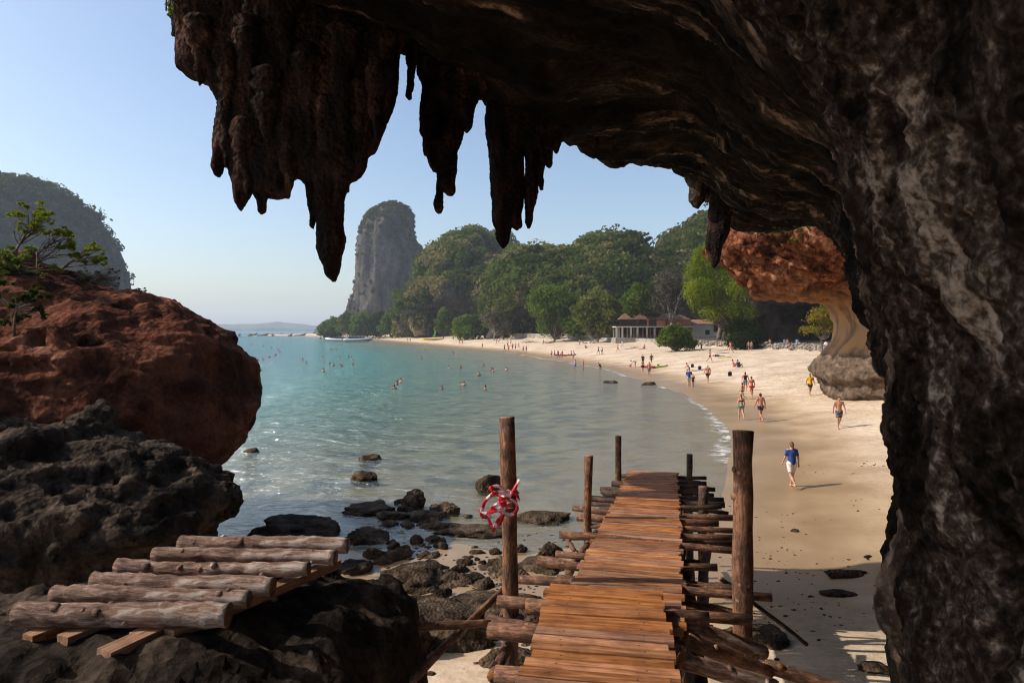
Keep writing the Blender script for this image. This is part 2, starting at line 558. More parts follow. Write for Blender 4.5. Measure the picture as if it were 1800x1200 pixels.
wx, wy = polar(3.0, 5200, 200, ang)
na2, nr2 = wx.shape
wd = np.maximum(-hgt(wx.ravel(), wy.ravel()), -0.5)
i, j = np.meshgrid(np.arange(na2), np.arange(nr2 - 1), indexing='ij')
a = i * nr2 + j
b = ((i + 1) % na2) * nr2 + j
wq = np.stack([a.ravel(), (a + 1).ravel(), (b + 1).ravel(), b.ravel()], 1)
dq = wd[wq].max(1)
wq = wq[dq > -0.12]
used, inv = np.unique(wq, return_inverse=True)
wv = np.stack([wx.ravel(), wy.ravel(), np.zeros(na2 * nr2)], 1)[used]
wrad = np.hypot(wv[:, 0], wv[:, 1])
wv[:, 2] += np.clip(wd[used] / 1.5, 0, 1) * 0.05 * fbm(wv, (0.35, 0.8, 1), 3) * np.clip((160 - wrad) / 100, 0, 1)
k = NT('sea_water')
p = k.pos()
dep = k.attr('depth')
big = k.noise(p, 0.02, 4)
body = k.ramp(k.mapr(k.math('ADD', dep, k.math('MULTIPLY', k.math('SUBTRACT', big, 0.5), 1.2)), 0.0, 3.4, smooth=False),
              [(0.0, (0.22, 0.22, 0.13)), (0.22, (0.115, 0.215, 0.14)), (0.5, (0.062, 0.205, 0.172)), (1.0, (0.048, 0.160, 0.20))])
warp = k.n('Mapping', {'Vector': p, 'Scale': (0.55, 1.0, 1.0), 'Rotation': (0, 0, 0.35)}).outputs[0]
w1 = k.noise(warp, 0.45, 3, 0.5, 0.6)
w2 = k.noise(warp, 1.7, 4, 0.6, 0.4)
w3 = k.noise(warp, 6.0, 3, 0.6)
hh = k.math('ADD', k.math('ADD', k.math('MULTIPLY', w1, 0.9), k.math('MULTIPLY', w2, 0.42)), k.math('MULTIPLY', w3, 0.10))
nb = k.bump(hh, 1.0, 1.15)
opac = k.mapr(dep, 0.02, 1.7, 0.06, 1.0, smooth=False)
opac = k.math('POWER', opac, 0.8, clamp=True)
tr = k.n('BsdfTransparent', {'Color': (0.86, 0.92, 0.88)}).outputs[0]
df = k.n('BsdfDiffuse', {'Color': body, 'Normal': nb}).outputs[0]
under = k.n('MixShader', {0: opac, 1: tr, 2: df}).outputs[0]
gl = k.n('BsdfGlossy', {'Color': (1, 1, 1), 'Roughness': 0.09, 'Normal': nb}).outputs[0]
fr = k.n('Fresnel', {'IOR': 1.33, 'Normal': nb}).outputs[0]
fr = k.math('MULTIPLY', k.math('MINIMUM', fr, 0.75), 0.45)
sh = k.n('MixShader', {0: fr, 1: under, 2: gl}).outputs[0]
fn = k.noise(p, 1.1, 6, 0.7, 0.8)
edge = k.mapr(k.math('ABSOLUTE', k.math('SUBTRACT', dep, k.math('MULTIPLY', k.math('SUBTRACT', k.noise(p, 0.10, 2), 0.47), 0.12))), 0.0, 0.016, 1.0, 0.0)
foamf = k.math('MULTIPLY', k.math('MULTIPLY', edge, k.mapr(fn, 0.46, 0.60)), k.mapr(k.n('SeparateXYZ', {0: p}).outputs[1], 24, 34))
foam = k.n('BsdfDiffuse', {'Color': (0.8, 0.8, 0.78)}).outputs[0]
sh = k.n('MixShader', {0: k.math('MULTIPLY', foamf, 0.7), 1: sh, 2: foam}).outputs[0]
WATER = k.surf(sh)
water = link('sea_water', mk_mesh('sea_water', wv, inv.reshape(-1, 4), attrs={'depth': wd[used]}), WATER)
tag(water, 'green-blue sea water of the sheltered bay', 'sea', kind='structure')

# ================================================================== rock materials
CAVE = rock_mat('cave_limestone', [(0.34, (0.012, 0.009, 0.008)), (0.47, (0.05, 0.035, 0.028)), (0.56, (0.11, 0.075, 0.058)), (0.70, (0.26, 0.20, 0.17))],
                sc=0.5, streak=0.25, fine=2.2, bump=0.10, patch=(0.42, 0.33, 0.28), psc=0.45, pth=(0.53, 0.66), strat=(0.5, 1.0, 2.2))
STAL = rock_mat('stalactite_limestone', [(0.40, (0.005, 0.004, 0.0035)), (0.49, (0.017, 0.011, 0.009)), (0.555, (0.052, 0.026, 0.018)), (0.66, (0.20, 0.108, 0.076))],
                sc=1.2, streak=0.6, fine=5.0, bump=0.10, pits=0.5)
WALLM = rock_mat('near_wall_limestone', [(0.34, (0.02, 0.015, 0.012)), (0.48, (0.085, 0.065, 0.052)), (0.60, (0.22, 0.19, 0.17)), (0.72, (0.46, 0.42, 0.39))],
                 sc=1.4, streak=0.3, fine=5.0, bump=0.06, pits=0.4)
REDROCK = rock_mat('red_limestone', [(0.40, (0.020, 0.009, 0.007)), (0.475, (0.070, 0.023, 0.013)), (0.55, (0.165, 0.058, 0.032)), (0.66, (0.30, 0.14, 0.088))],
                   sc=0.5, streak=0.1, fine=2.6, bump=0.16, pits=0.3)
GREYROCK = rock_mat('dark_grey_limestone', [(0.38, (0.008, 0.006, 0.005)), (0.48, (0.032, 0.024, 0.019)), (0.57, (0.088, 0.061, 0.044)), (0.68, (0.23, 0.175, 0.135))],
                    sc=1.1, streak=0.15, fine=4.0, bump=0.10, pits=0.4)
ORANGE = rock_mat('orange_limestone', [(0.36, (0.07, 0.022, 0.010)), (0.47, (0.30, 0.10, 0.045)), (0.57, (0.52, 0.20, 0.09)), (0.70, (0.72, 0.44, 0.28))],
                  sc=0.35, streak=0.2, fine=0.9, bump=0.3)
SHORESTONE = rock_mat('wet_shore_limestone', [(0.38, (0.012, 0.008, 0.006)), (0.48, (0.055, 0.036, 0.023)), (0.57, (0.12, 0.082, 0.053)), (0.68, (0.23, 0.17, 0.115))],
                      sc=2.0, fine=7.0, bump=0.05, rough=0.7, pits=0.5)

# ================================================================== the cave: wall and roof as one lofted rock
RIM = [(1615, 1560, 8.5), (1598, 1130, 8.5), (1596, 950, 8.5), (1606, 860, 8.7), (1592, 780, 9), (1592, 715, 10), (1570, 640, 11.5), (1556, 572, 13),
       (1530, 505, 15), (1500, 436, 18), (1440, 388, 22), (1300, 384, 25), (1222, 296, 22), (1110, 270, 19.5), (985, 234, 16.5), (850, 158, 15),
       (715, 78, 14), (560, 20, 13.6), (420, -70, 13.4), (300, -150, 13.2)]
NEAR = [(1670, 1620, 3.2), (1640, 1190, 3.2), (1592, 1065, 3.2), (1614, 930, 3.1), (1614, 800, 3.0), (1612, 700, 3), (1606, 610, 3), (1564, 500, 3),
        (1537, 370, 2.9), (1502, 225, 2.8), (1457, 110, 2.7), (1392, 0, 2.6), (1290, -150, 2.5), (1150, -280, 2.5), (950, -400, 2.5), (700, -500, 2.5),
        (350, -590, 2.5), (-50, -680, 2.5), (-450, -790, 2.5), (-850, -870, 2.5)]
RIMW = np.array([P(*r) for r in RIM])
NEARW = np.array([P(*r) for r in NEAR])
nC = len(RIM)
# rows from behind the eye to the rim and up the outer cliff
rows = []
back = NEARW.copy(); back[:, 1] -= 6.0; back[:, 0] += np.linspace(0.3, -1.0, nC); back[:, 2] += 0.3
rows.append(back)
b1 = NEARW.copy(); b1[:, 1] -= 2.2; b1[:, 0] = b1[:, 0] + np.linspace(-0.15, -0.6, nC) * np.where(np.arange(nC) > 10, 1, 0.3)
b1[:, 0] = np.where(np.arange(nC) < 10, np.maximum(b1[:, 0] - 0.25, 1.05), b1[:, 0])
rows.append(b1)
n1 = NEARW.copy(); n1[:, 1] -= 0.9; n1[:11, 0] -= 0.22
rows.append(n1)
rows.append(NEARW)
pn = np.array(NEAR, float); pr = np.array(RIM, float)
for t, bulge in ((0.22, 26), (0.5, 40), (0.78, 24)):
    px = pn[:, 0] * (1 - t) + pr[:, 0] * t
    py = pn[:, 1] * (1 - t) + pr[:, 1] * t
    c = np.hypot(px - 1050, py - 560)
    px = px + (px - 1050) / c * bulge
    py = py + (py - 560) / c * bulge
    Yd = np.exp(np.log(pn[:, 2]) * (1 - t) + np.log(pr[:, 2]) * t)
    rows.append(np.array([P(a_, b_, c_) for a_, b_, c_ in zip(px, py, Yd)]))
rows.append(RIMW)
rc = np.stack([pr[:, 0] - 1020, 560 - pr[:, 1]], 1)
rc /= np.linalg.norm(rc, axis=1)[:, None]
for kk, dy in ((0.5, 0.55), (1.6, 1.3), (5.0, 2.4), (12.0, 3.0), (24.0, 2.0)):
    w_ = RIMW.copy()
    w_[:, 0] += rc[:, 0] * kk
    w_[:, 1] += dy
    w_[:, 2] += rc[:, 1] * kk
    rows.append(w_)
G = np.array(rows)                       # rows x columns x 3
# beyond the roof's left edge the rock turns up
ext = []
for dx, dz in ((-0.5, 0.6), (-1.1, 2.0), (-1.6, 6.0), (-1.8, 14.0), (0.0, 26.0)):
    e_ = G[:, -1].copy(); e_[:, 0] += dx; e_[:, 2] += dz
    ext.append(e_)
G = np.concatenate([G, np.stack(ext, 1)], 1)

def cr_axis(A, n_per):
    """Catmull-Rom upsampling along axis 0"""
    Pp = np.concatenate([2 * A[:1] - A[1:2], A, 2 * A[-1:] - A[-2:-1]])
    out = []
    for i in range(len(A) - 1):
        p0, p1, p2, p3 = Pp[i], Pp[i + 1], Pp[i + 2], Pp[i + 3]
        m = n_per[i] if hasattr(n_per, '__len__') else n_per
        for t in np.arange(m) / m:
            out.append(0.5 * ((2 * p1) + (-p0 + p2) * t + (2 * p0 - 5 * p1 + 4 * p2 - p3) * t * t + (-p0 + 3 * p1 - 3 * p2 + p3) * t ** 3))
    out.append(A[-1])
    return np.array(out)
G = cr_axis(G, [4, 26, 74, 78, 68, 54, 46, 10, 8, 8, 6, 4])
G = np.swapaxes(cr_axis(np.swapaxes(G, 0, 1), 26), 0, 1)
nR, nK = G.shape[:2]
cv = G.reshape(-1, 3).astype(np.float32)
i, j = np.meshgrid(np.arange(nR - 1), np.arange(nK - 1), indexing='ij')
a = (i * nK + j).ravel()
cq = np.stack([a, a + 1, a + nK + 1, a + nK], 1)
dist = np.linalg.norm(cv - np.array([0, 0, CAMZ]), axis=1)
amp = np.clip(dist / 14, 0.10, 1.4)
nrm = vnormals(cv, cq)
R_str = np.array([[1, 0, 0], [0, 0.8, 0.6], [0, -0.6, 0.8]]) @ rotz(0.5)
sp = cv @ R_str.T
seg_u = np.linalg.norm(np.diff(G, axis=1), axis=2); U_ = np.concatenate([np.zeros((nR, 1)), np.cumsum(seg_u, 1)], 1)
seg_v = np.linalg.norm(np.diff(G, axis=0), axis=2); V_ = np.concatenate([np.zeros((1, nK)), np.cumsum(seg_v, 0)], 0)
U_ = np.repeat(U_[[200]], nR, 0)
uv_ = np.stack([U_.ravel(), V_.ravel(), 0 * U_.ravel()], 1).astype(np.float32)
uv_[:, 1] += 0.8 * fbm(uv_, 0.14, 2) + 0.06 * uv_[:, 0]
str_ = fbm(uv_, (0.16, 0.85, 1), 4, ridged=True) * 0.42 + fbm(uv_, (0.45, 2.6, 1), 3, ridged=True) * 0.20
str_ = str_.reshape(nR, nK)
for _ in range(6): str_[:, 1:-1] = (str_[:, :-2] + 2 * str_[:, 1:-1] + str_[:, 2:]) / 4
for _ in range(2): str_[1:-1] = (str_[:-2] + 2 * str_[1:-1] + str_[2:]) / 4
str_ = str_.ravel()
dis = str_ + 0.22 * fbm(sp, (0.35, 0.5, 0.9), 4, ridged=True) + 0.10 * fbm(sp, (0.8, 0.9, 1.6), 4) + 0.08 * fbm(cv, 2.2, 3)
cv = cv + nrm * (dis * amp)[:, None]
nrm = vnormals(cv, cq)
cv = cv + nrm * (np.clip(dist / 10, 0.15, 1.0) * (0.035 * fbm(cv, (4.5, 4.5, 6.0), 3, ridged=True) + 0.025 * fbm(cv, 12.0, 2, ridged=True)))[:, None]
nearm = np.clip((6 - dist) / 3, 0, 1)
for am_, sc_ in ((0.075, (2.6, 2.6, 2.0)), (0.04, (6.5, 6.5, 5.0)), (0.018, (16, 16, 13))):
    nrm = vnormals(cv, cq)
    cv = cv + nrm * (nearm * am_ * fbm(cv, sc_, 3, ridged=True))[:, None]
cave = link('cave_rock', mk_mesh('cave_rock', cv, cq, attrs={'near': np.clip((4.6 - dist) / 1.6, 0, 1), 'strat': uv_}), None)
tag(cave, 'dark limestone cave roof and wall arching over the bay', 'cave', kind='structure')
# one limestone, greyer on the near wall, its contrast standing in for relief shading
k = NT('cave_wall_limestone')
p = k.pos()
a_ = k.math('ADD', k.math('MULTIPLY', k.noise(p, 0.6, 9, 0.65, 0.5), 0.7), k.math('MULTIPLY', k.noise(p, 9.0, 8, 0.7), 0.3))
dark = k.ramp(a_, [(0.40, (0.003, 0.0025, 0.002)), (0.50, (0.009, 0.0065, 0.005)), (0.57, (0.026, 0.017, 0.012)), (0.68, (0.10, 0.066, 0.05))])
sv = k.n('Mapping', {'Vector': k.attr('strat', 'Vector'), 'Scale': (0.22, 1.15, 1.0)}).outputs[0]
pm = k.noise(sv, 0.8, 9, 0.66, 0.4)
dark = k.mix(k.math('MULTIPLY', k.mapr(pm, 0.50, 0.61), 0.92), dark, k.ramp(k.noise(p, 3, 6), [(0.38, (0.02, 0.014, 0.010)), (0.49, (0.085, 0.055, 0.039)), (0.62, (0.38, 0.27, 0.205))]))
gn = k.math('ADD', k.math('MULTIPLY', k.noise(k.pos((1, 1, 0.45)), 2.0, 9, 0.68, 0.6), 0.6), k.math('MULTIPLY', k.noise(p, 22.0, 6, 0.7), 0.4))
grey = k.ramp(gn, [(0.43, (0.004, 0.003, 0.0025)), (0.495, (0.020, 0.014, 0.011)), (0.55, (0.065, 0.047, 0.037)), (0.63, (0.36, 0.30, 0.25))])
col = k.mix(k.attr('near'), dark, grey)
b1_ = k.noise(p, 2.5, 10, 0.7)
b2_ = k.n('TexVoronoi', {'Vector': p, 'Scale': 9.0}).outputs['Distance']
h_ = k.math('ADD', b1_, k.math('MULTIPLY', b2_, 0.3))
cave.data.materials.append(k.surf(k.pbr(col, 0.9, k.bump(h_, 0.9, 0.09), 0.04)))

def Z3(l): return [(280 + a / 2.4, b / 2.4) for a, b in l]
def Z4(l): return [(680 + a / 2.727, b / 2.727) for a, b in l]
def Z5(l): return [(1200 + a / 2, b / 2) for a, b in l]
flute = ((0.03, (1.6, 1.6, 0.5), 3, True), (0.02, (4.0, 4.0, 1.6), 3, True))
finef = ((0.045, (6, 6, 1.6), 3, True), (0.028, (15, 15, 5), 3, True))

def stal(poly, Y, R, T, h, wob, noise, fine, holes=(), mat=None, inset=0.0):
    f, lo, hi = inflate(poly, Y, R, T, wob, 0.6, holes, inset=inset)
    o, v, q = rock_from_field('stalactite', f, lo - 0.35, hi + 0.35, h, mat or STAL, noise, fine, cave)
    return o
MASS = Z3([(60, -260), (70, 40), (85, 150), (82, 290), (130, 330), (210, 360), (235, 400), (255, 440), (240, 520), (230, 600), (232, 660), (225, 700), (243, 758), (262, 720), (270, 690), (285, 675),
           (300, 730), (315, 770), (320, 840), (342, 890), (360, 860), (390, 800), (400, 775), (405, 830), (418, 845), (425, 850), (428, 900), (437, 912), (448, 880), (450, 835), (500, 838), (530, 830),
           (545, 845), (550, 770), (583, 750), (610, 770), (632, 800), (630, 860), (645, 910), (640, 950), (650, 978), (656, 930), (668, 910), (668, 1050), (680, 1090), (700, 1130), (703, 1160), (740, 1190),
           (755, 1150), (762, 1100), (785, 1000), (772, 950), (775, 830), (790, 800), (796, 815), (800, 770), (815, 765), (845, 745), (872, 700), (875, 660), (910, 635), (940, 560), (985, 450), (1000, 380),
           (1005, 280), (1018, 190), (1090, 120), (1100, -260)])
stal(MASS, 12.6, 0.40, 0.36, 0.042, 0.15, ((0.015, (1.6, 1.6, 0.5), 3, True),), ((0.03, (5, 5, 2.2), 3, True), (0.02, (14, 14, 9), 3, True)), [Z3([(738, 552), (722, 585), (724, 600), (736, 580)])])
stal(MASS, 14.2, 0.85, 1.75, 0.048, 0.6, ((0.07, (1.3, 1.3, 0.6), 4, True), (0.05, (3.5, 3.5, 1.4), 3, True)), ((0.06, (5, 5, 1.6), 3, True), (0.03, (14, 14, 5), 3, True)), [Z3([(738, 552), (722, 585), (724, 600), (736, 580)])], inset=0.40)
# smaller points hanging from its underside and face
for px_, py_, L_, r_ in ((398, 200, 95, 15), (428, 235, 110, 24), (462, 270, 90, 13), (505, 250, 95, 20), (545, 290, 80, 14), (585, 200, 190, 26), (615, 180, 150, 24), (640, 170, 130, 20), (662, 120, 130, 22), (350, 60, 90, 26), (470, 150, 110, 24), (540, 110, 120, 26), (610, 70, 130, 26), (440, 60, 110, 26), (500, 20, 120, 30), (680, 40, 100, 22), (570, 200, 110, 18), (395, 110, 90, 20)):
    Yp = 12.35 - 0.12 * (py_ < 160)
    s_ = Yp / FPX
    t_ = np.linspace(0, 1, 14)
    c0 = P(px_, py_, Yp)
    rgs = np.random.default_rng(int(px_ * 3 + py_))
    jj_ = np.cumsum(rgs.normal(size=(14, 2)) * 0.012, axis=0)
    pp_ = np.stack([c0[0] + jj_[:, 0], c0[1] + jj_[:, 1], c0[2] + 0.3 - t_ * (L_ * s_ + 0.3)], 1)
    rr_ = r_ * s_ * (1 - t_ ** 1.6) * (1 + 0.18 * rgs.normal(size=14)) + 0.015
    rr_[0] *= 0.6
    v_, q_, tt_ = tube(pp_, rr_, 14, True, 0.0)
    v_ = v_ + vnormals(v_, q_) * (0.035 * fbm(v_, (5, 5, 1.6), 3, ridged=True))[:, None]
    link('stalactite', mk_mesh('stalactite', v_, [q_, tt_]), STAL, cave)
stal(Z4([(90, 120), (95, 280), (105, 330), (97, 440), (97, 465), (108, 478), (118, 465), (112, 440), (128, 410), (132, 330), (140, 260), (145, 120)]), 13.8, 0.25, 0.2, 0.025, 0.05, ((0.02, (5, 5, 3), 3, False),), finef)
stal(Z4([(125, 120), (150, 340), (175, 420), (165, 520), (165, 635), (180, 660), (180, 735), (198, 740), (205, 780), (222, 822), (240, 822), (243, 860), (245, 940), (230, 985), (233, 1005), (250, 1037), (268, 995), (266, 920),
         (270, 910), (285, 935), (295, 930), (305, 937), (320, 915), (322, 860), (330, 780), (333, 720), (350, 690), (360, 660), (370, 610), (380, 640), (388, 640), (408, 600), (415, 540), (430, 490), (443, 450), (480, 450), (520, 380), (480, 120)]),
     14.4, 0.5, 0.55, 0.04, 0.3, flute, finef, [Z4([(270, 525), (290, 560), (285, 600), (270, 640), (258, 645), (265, 590)])])
stal(Z4([(500, 300), (490, 480), (478, 570), (480, 640), (495, 720), (497, 840), (510, 970), (510, 1070), (525, 1100), (527, 1145), (555, 1195), (580, 1160), (590, 1080), (600, 1080), (625, 1097), (640, 1085), (640, 1040),
         (655, 880), (652, 740), (665, 745), (668, 800), (660, 880), (672, 990), (670, 1060), (680, 1090), (688, 1060), (695, 1000), (718, 930), (722, 870), (718, 740), (724, 735), (727, 850), (735, 890), (740, 912), (748, 900),
         (745, 830), (752, 780), (760, 700), (768, 770), (780, 795), (788, 790), (788, 720), (800, 680), (808, 720), (812, 733), (820, 710), (835, 655), (880, 630), (930, 480), (850, 300)]),
     15.2, 0.6, 0.65, 0.04, 0.35, flute, finef)
stal(Z4([(985, 600), (996, 665), (1000, 700), (1004, 718), (1008, 700), (1012, 670), (1025, 600)]), 16.8, 0.2, 0.15, 0.03, 0, (), finef)
for q_ in ((905, 668), (930, 664), (955, 668), (870, 668)):
    stal(Z4([(q_[0] - 8, 600), (q_[0] - 5, 650), (q_[0], q_[1]), (q_[0] + 5, 650), (q_[0] + 9, 600)]), 16.4, 0.15, 0.12, 0.03, 0, (), ())
stal(Z5([(0, 520), (5, 630), (25, 660), (25, 710), (50, 735), (75, 705), (80, 660), (78, 610), (90, 520)]), 22.4, 0.6, 0.5, 0.06, 0.2, flute, ((0.05, (6, 6, 3), 3, True),), mat=GREYROCK)
stal(Z5([(85, 540), (90, 660), (100, 690), (95, 790), (85, 870), (95, 890), (100, 915), (110, 942), (125, 920), (135, 870), (160, 820), (165, 760), (190, 700), (230, 640), (300, 600), (300, 540)]), 22.6, 0.9, 0.8, 0.06, 0.2, flute, ((0.05, (6, 6, 3), 3, True),))
# hanging drips under the roof
rg = np.random.default_rng(11)
for q_ in ((1010, 95, 0.35), (977, 75, 0.5), (1108, 190, 0.4), (930, 120, 0.3), (1070, 150, 0.3), (1180, 225, 0.35), (880, 60, 0.3)):
    pp = P(q_[0], q_[1] - 25, 13.0 + 2 * (q_[1] / 200.0))
    L = q_[2]
    zs = np.linspace(0.5, -L, 9)
    pts_ = np.stack([pp[0] + 0.04 * rg.normal(size=9), pp[1] + 0.04 * rg.normal(size=9), pp[2] + zs], 1)
    g_ = Geo().tube(pts_, np.interp(zs, [-L, -L * 0.5, 0.5], [0.015, 0.06, 0.16]), 9, wob=0.08, seed=int(q_[0]))
    link('stalactite', g_.mesh('stalactite'), STAL, cave)

# ================================================================== rock outcrop with the pale pillar at the end of the beach
OUT = [(1262, 440), (1275, 408), (1310, 392), (1345, 385), (1400, 350), (1480, 300), (1700, 240), (1750, 720), (1560, 722), (1492, 718), (1463, 694), (1465, 676), (1447, 664), (1450, 648), (1468, 615),
       (1488, 590), (1492, 570), (1484, 552), (1468, 534), (1440, 519), (1400, 521), (1352, 513), (1320, 488), (1290, 460)]
f, lo, hi = inflate(OUT, 50.0, 5.0, 7.0, 1.2, 0.12)
orock, ov, oq = rock_from_field('beach_outcrop', f, lo - 1.2, hi + 1.2, 0.16, [ORANGE],
                                ((0.35, (0.25, 0.25, 0.35), 4, True),), ())
rough_ = np.clip((ov[:, 2] - 7.6) / 1.2, 0, 1) + 0.45 * np.clip((4.2 - ov[:, 2]) / 1.0, 0, 1)
so = ov @ np.array([[0.90, 0, -0.44], [0, 1, 0], [0.44, 0, 0.90]]).T
for am_, sc_ in ((0.9, (0.16, 0.3, 0.9)), (0.55, (0.45, 0.7, 2.2)), (0.16, (1.4, 1.6, 3.2))):
    nr_ = vnormals(ov, oq)
    ov = ov + nr_ * (rough_ * am_ * fbm(so, sc_, 4, ridged=True))[:, None]
orock.data.vertices.foreach_set('co', ov.astype(np.float32).ravel()); orock.data.update()
# smooth, pale flowstone below the crumbly orange overhang, dark weathered foot
k = NT('flowstone_pillar')
p = k.pos()
zz = k.n('SeparateXYZ', {0: p}).outputs[2]
nn = k.noise(p, 0.5, 6, 0.62)
zw = k.math('ADD', zz, k.math('MULTIPLY', k.math('SUBTRACT', nn, 0.5), 2.4))
org = k.ramp(k.math('ADD', k.math('MULTIPLY', k.noise(p, 0.45, 8, 0.7, 0.5), 0.6), k.math('MULTIPLY', k.noise(p, 3, 8, 0.7), 0.4)),
             [(0.41, (0.016, 0.006, 0.004)), (0.485, (0.11, 0.034, 0.016)), (0.545, (0.29, 0.10, 0.046)), (0.64, (0.54, 0.32, 0.20))])
pale = k.ramp(k.noise(k.pos((1, 1, 0.25)), 0.9, 6), [(0.38, (0.22, 0.14, 0.09)), (0.5, (0.42, 0.27, 0.16)), (0.62, (0.52, 0.26, 0.10))])
foot_c = k.ramp(k.noise(p, 1.6, 7, 0.7), [(0.35, (0.05, 0.035, 0.027)), (0.6, (0.20, 0.14, 0.10)), (0.75, (0.34, 0.25, 0.18))])
c = k.mix(k.mapr(zw, 3.6, 5.0), foot_c, pale)
c = k.mix(k.mapr(zw, 6.6, 9.2), c, org)
bb = k.math('ADD', k.noise(p, 1.2, 9, 0.7), k.math('MULTIPLY', k.n('TexVoronoi', {'Vector': p, 'Scale': 1.8}).outputs['Distance'], 0.4))
sm_ = k.math('MAXIMUM', k.mapr(zw, 7.6, 8.6), k.mapr(zw, 4.6, 3.6))
PILLAR = k.surf(k.pbr(c, 0.9, k.bump(bb, k.math('ADD', k.math('MULTIPLY', sm_, 0.8), 0.22), 0.35), 0.06))
orock.data.materials.clear(); orock.data.materials.append(PILLAR)
tag(orock, 'orange crumbly rock overhang curving into a pale smooth pillar on the sand', 'rock outcrop')

# ================================================================== boulders at the water, on the side of the red rock
def L1(l): return [(a / 2.4, 480 + b / 2.4) for a, b in l]
RED = L1([(-500, -120), (0, -60), (100, -5), (200, 10), (330, 60), (430, 85), (540, 88), (620, 110), (700, 160), (790, 210), (830, 225), (880, 235), (960, 290), (1000, 340), (1035, 420), (1048, 480), (1060, 560),
          (1055, 640), (1040, 700), (985, 780), (935, 822), (880, 900), (700, 1000), (300, 1050), (-500, 1050)])
f, lo, hi = inflate(RED, 20.0, 3.6, 4.2, 0.8, 0.2, tilt=0.25)
red, rv, rq = rock_from_field('red_boulder', f, lo - (0.8, 2, 0.8), hi + (0.8, 2, 0.8), 0.11, REDROCK,
                              ((0.45, (0.30, 0.30, 0.5), 4, True), (0.26, (0.9, 0.9, 1.4), 4, True)), ((0.07, (1.6, 1.6, 3.4), 4, True), (0.03, (6, 6, 8), 3, True)))
tag(red, 'huge red brown limestone boulder rounding off above the sea', 'boulder')
LOW = L1([(-500, 640), (0, 640), (60, 650), (130, 630), (280, 680), (300, 640), (340, 620), (420, 580), (460, 610), (480, 680), (540, 690), (620, 700), (690, 730), (760, 750), (830, 800), (930, 830), (985, 880), (1012, 910),
          (1012, 960), (960, 985), (900, 1030), (935, 1080), (945, 1130), (900, 1300), (500, 1500), (-500, 1500)])
f, lo, hi = inflate(LOW, 14.5, 3.0, 3.2, 0.9, 0.3, tilt=0.35)
low, lv, lq = rock_from_field('grey_boulder', f, lo - (0.8, 2.5, 0.8), hi + (0.8, 2.5, 0.8), 0.085, GREYROCK,
                              ((0.42, (0.6, 0.6, 0.6), 4, True), (0.26, (1.4, 1.4, 1.8), 4, True)), ((0.10, (3.2, 3.2, 4.2), 4, True), (0.05, (8, 8, 10), 3, True)))
# unseen cliff added beyond the frame to keep the lower boulders in shade
FLK = [(-1650, 300), (-1300, 170), (-1000, 110), (-760, 190), (-620, 330), (-560, 480), (-600, 1100), (-1650, 1100)]
f, lo, hi = inflate(FLK, 13.0, 2.5, 5.0, 0.8, 0.2)
fl_, _, _ = rock_from_field('shade_cliff', f, lo - 1.2, hi + 1.2, 0.24, REDROCK, ((0.45, (0.3, 0.3, 0.4), 4, True),), ((0.15, (1.0, 1.0, 1.4), 4, True),))
tag(fl_, 'red brown cliff added out of view to shade the lower boulders', 'cliff')
tag(low, 'jagged dark grey boulder below the red rock at the water', 'boulder')

# rock landing that carries the logs
def landing(X, Y, Z):
    top = 3.70 + 0.0 * Y
    a_ = top - Z
    s_ = -0.82 - X
    n_ = (X + 2.0) * 0.928 - (Y - 4.3) * 0.371       # right of the line where the logs end the rock falls away
    b_ = 0.8 * (top - Z) - 0.6 * n_ + 0.10
    c_ = np.minimum(6.65 - Y + 0.33 * (X + 1.0), Y - 1.0)
    d_ = (Z + 1.0)
    k_ = 0.25
    m_ = -np.log(np.exp(-a_ / k_) + np.exp(-s_ / k_) + np.exp(-b_ / k_) + np.exp(-c_ / k_) + np.exp(-d_ / k_)) * k_
    return np.clip(m_, -3, 3)
ldg, _, _ = rock_from_field('landing_rock', landing, (-9, 0.4, -1.2), (0.0, 8.6, 4.6), 0.075, GREYROCK,
                            ((0.16, (0.9, 0.9, 0.9), 4, True), (0.10, (2.4, 2.4, 2.4), 4, True)), ((0.045, (5, 5, 6), 4, True), (0.022, (14, 14, 16), 3, True)))
tag(ldg, 'black jagged rock ledge under the cut logs', 'rock ledge')
# ================================================================== timber materials
def wood_mat(name, c0, c1, c2, dots=False, rough=0.7):
    k = NT(name)
    p = k.pos((1.2, 14, 14), obj=True)
    oi = k.n('ObjectInfo').outputs['Random']
    p = k.n('VectorMath', {0: p, 1: k.n('CombineXYZ', {0: k.math('MULTIPLY', oi, 37.0), 1: k.math('MULTIPLY', oi, 91.0)}).outputs[0]}, operation='ADD').outputs[0]
    g = k.noise(p, 1.6, 7, 0.6, 1.2)
    st = k.noise(k.pos((2.0, 2.0, 2.0)), 1.3, 6, 0.65)
    c = k.ramp(g, [(0.34, c0), (0.52, c1), (0.68, c2)])
    c = k.mix(k.mapr(st, 0.42, 0.62, 0.0, 0.55), c, k.mix(1.0, c, (0.40, 0.33, 0.28), 'MULTIPLY'))
    hs = k.n('HueSaturation', {'Color': c, 'Value': k.mapr(oi, 0, 1, 0.62, 1.22, smooth=False), 'Saturation': k.mapr(k.math('FRACT', k.math('MULTIPLY', oi, 7.3)), 0, 1, 0.85, 1.1)}).outputs[0]
    if dots:
        o = k.n('SeparateXYZ', {0: k.n('TexCoord').outputs['Object']})
        ax = k.math('ABSOLUTE', k.math('SUBTRACT', k.math('ABSOLUTE', o.outputs[0]), 0.30))
        d = k.math('SQRT', k.math('ADD', k.math('POWER', ax, 2.0), k.math('POWER', o.outputs[1], 2.0)))
        hs = k.mix(k.mapr(d, 0.006, 0.012, 0.85, 0.0), hs, (0.02, 0.013, 0.01))
    return k.surf(k.pbr(hs, rough, k.bump(g, 0.7, 0.006), 0.3))
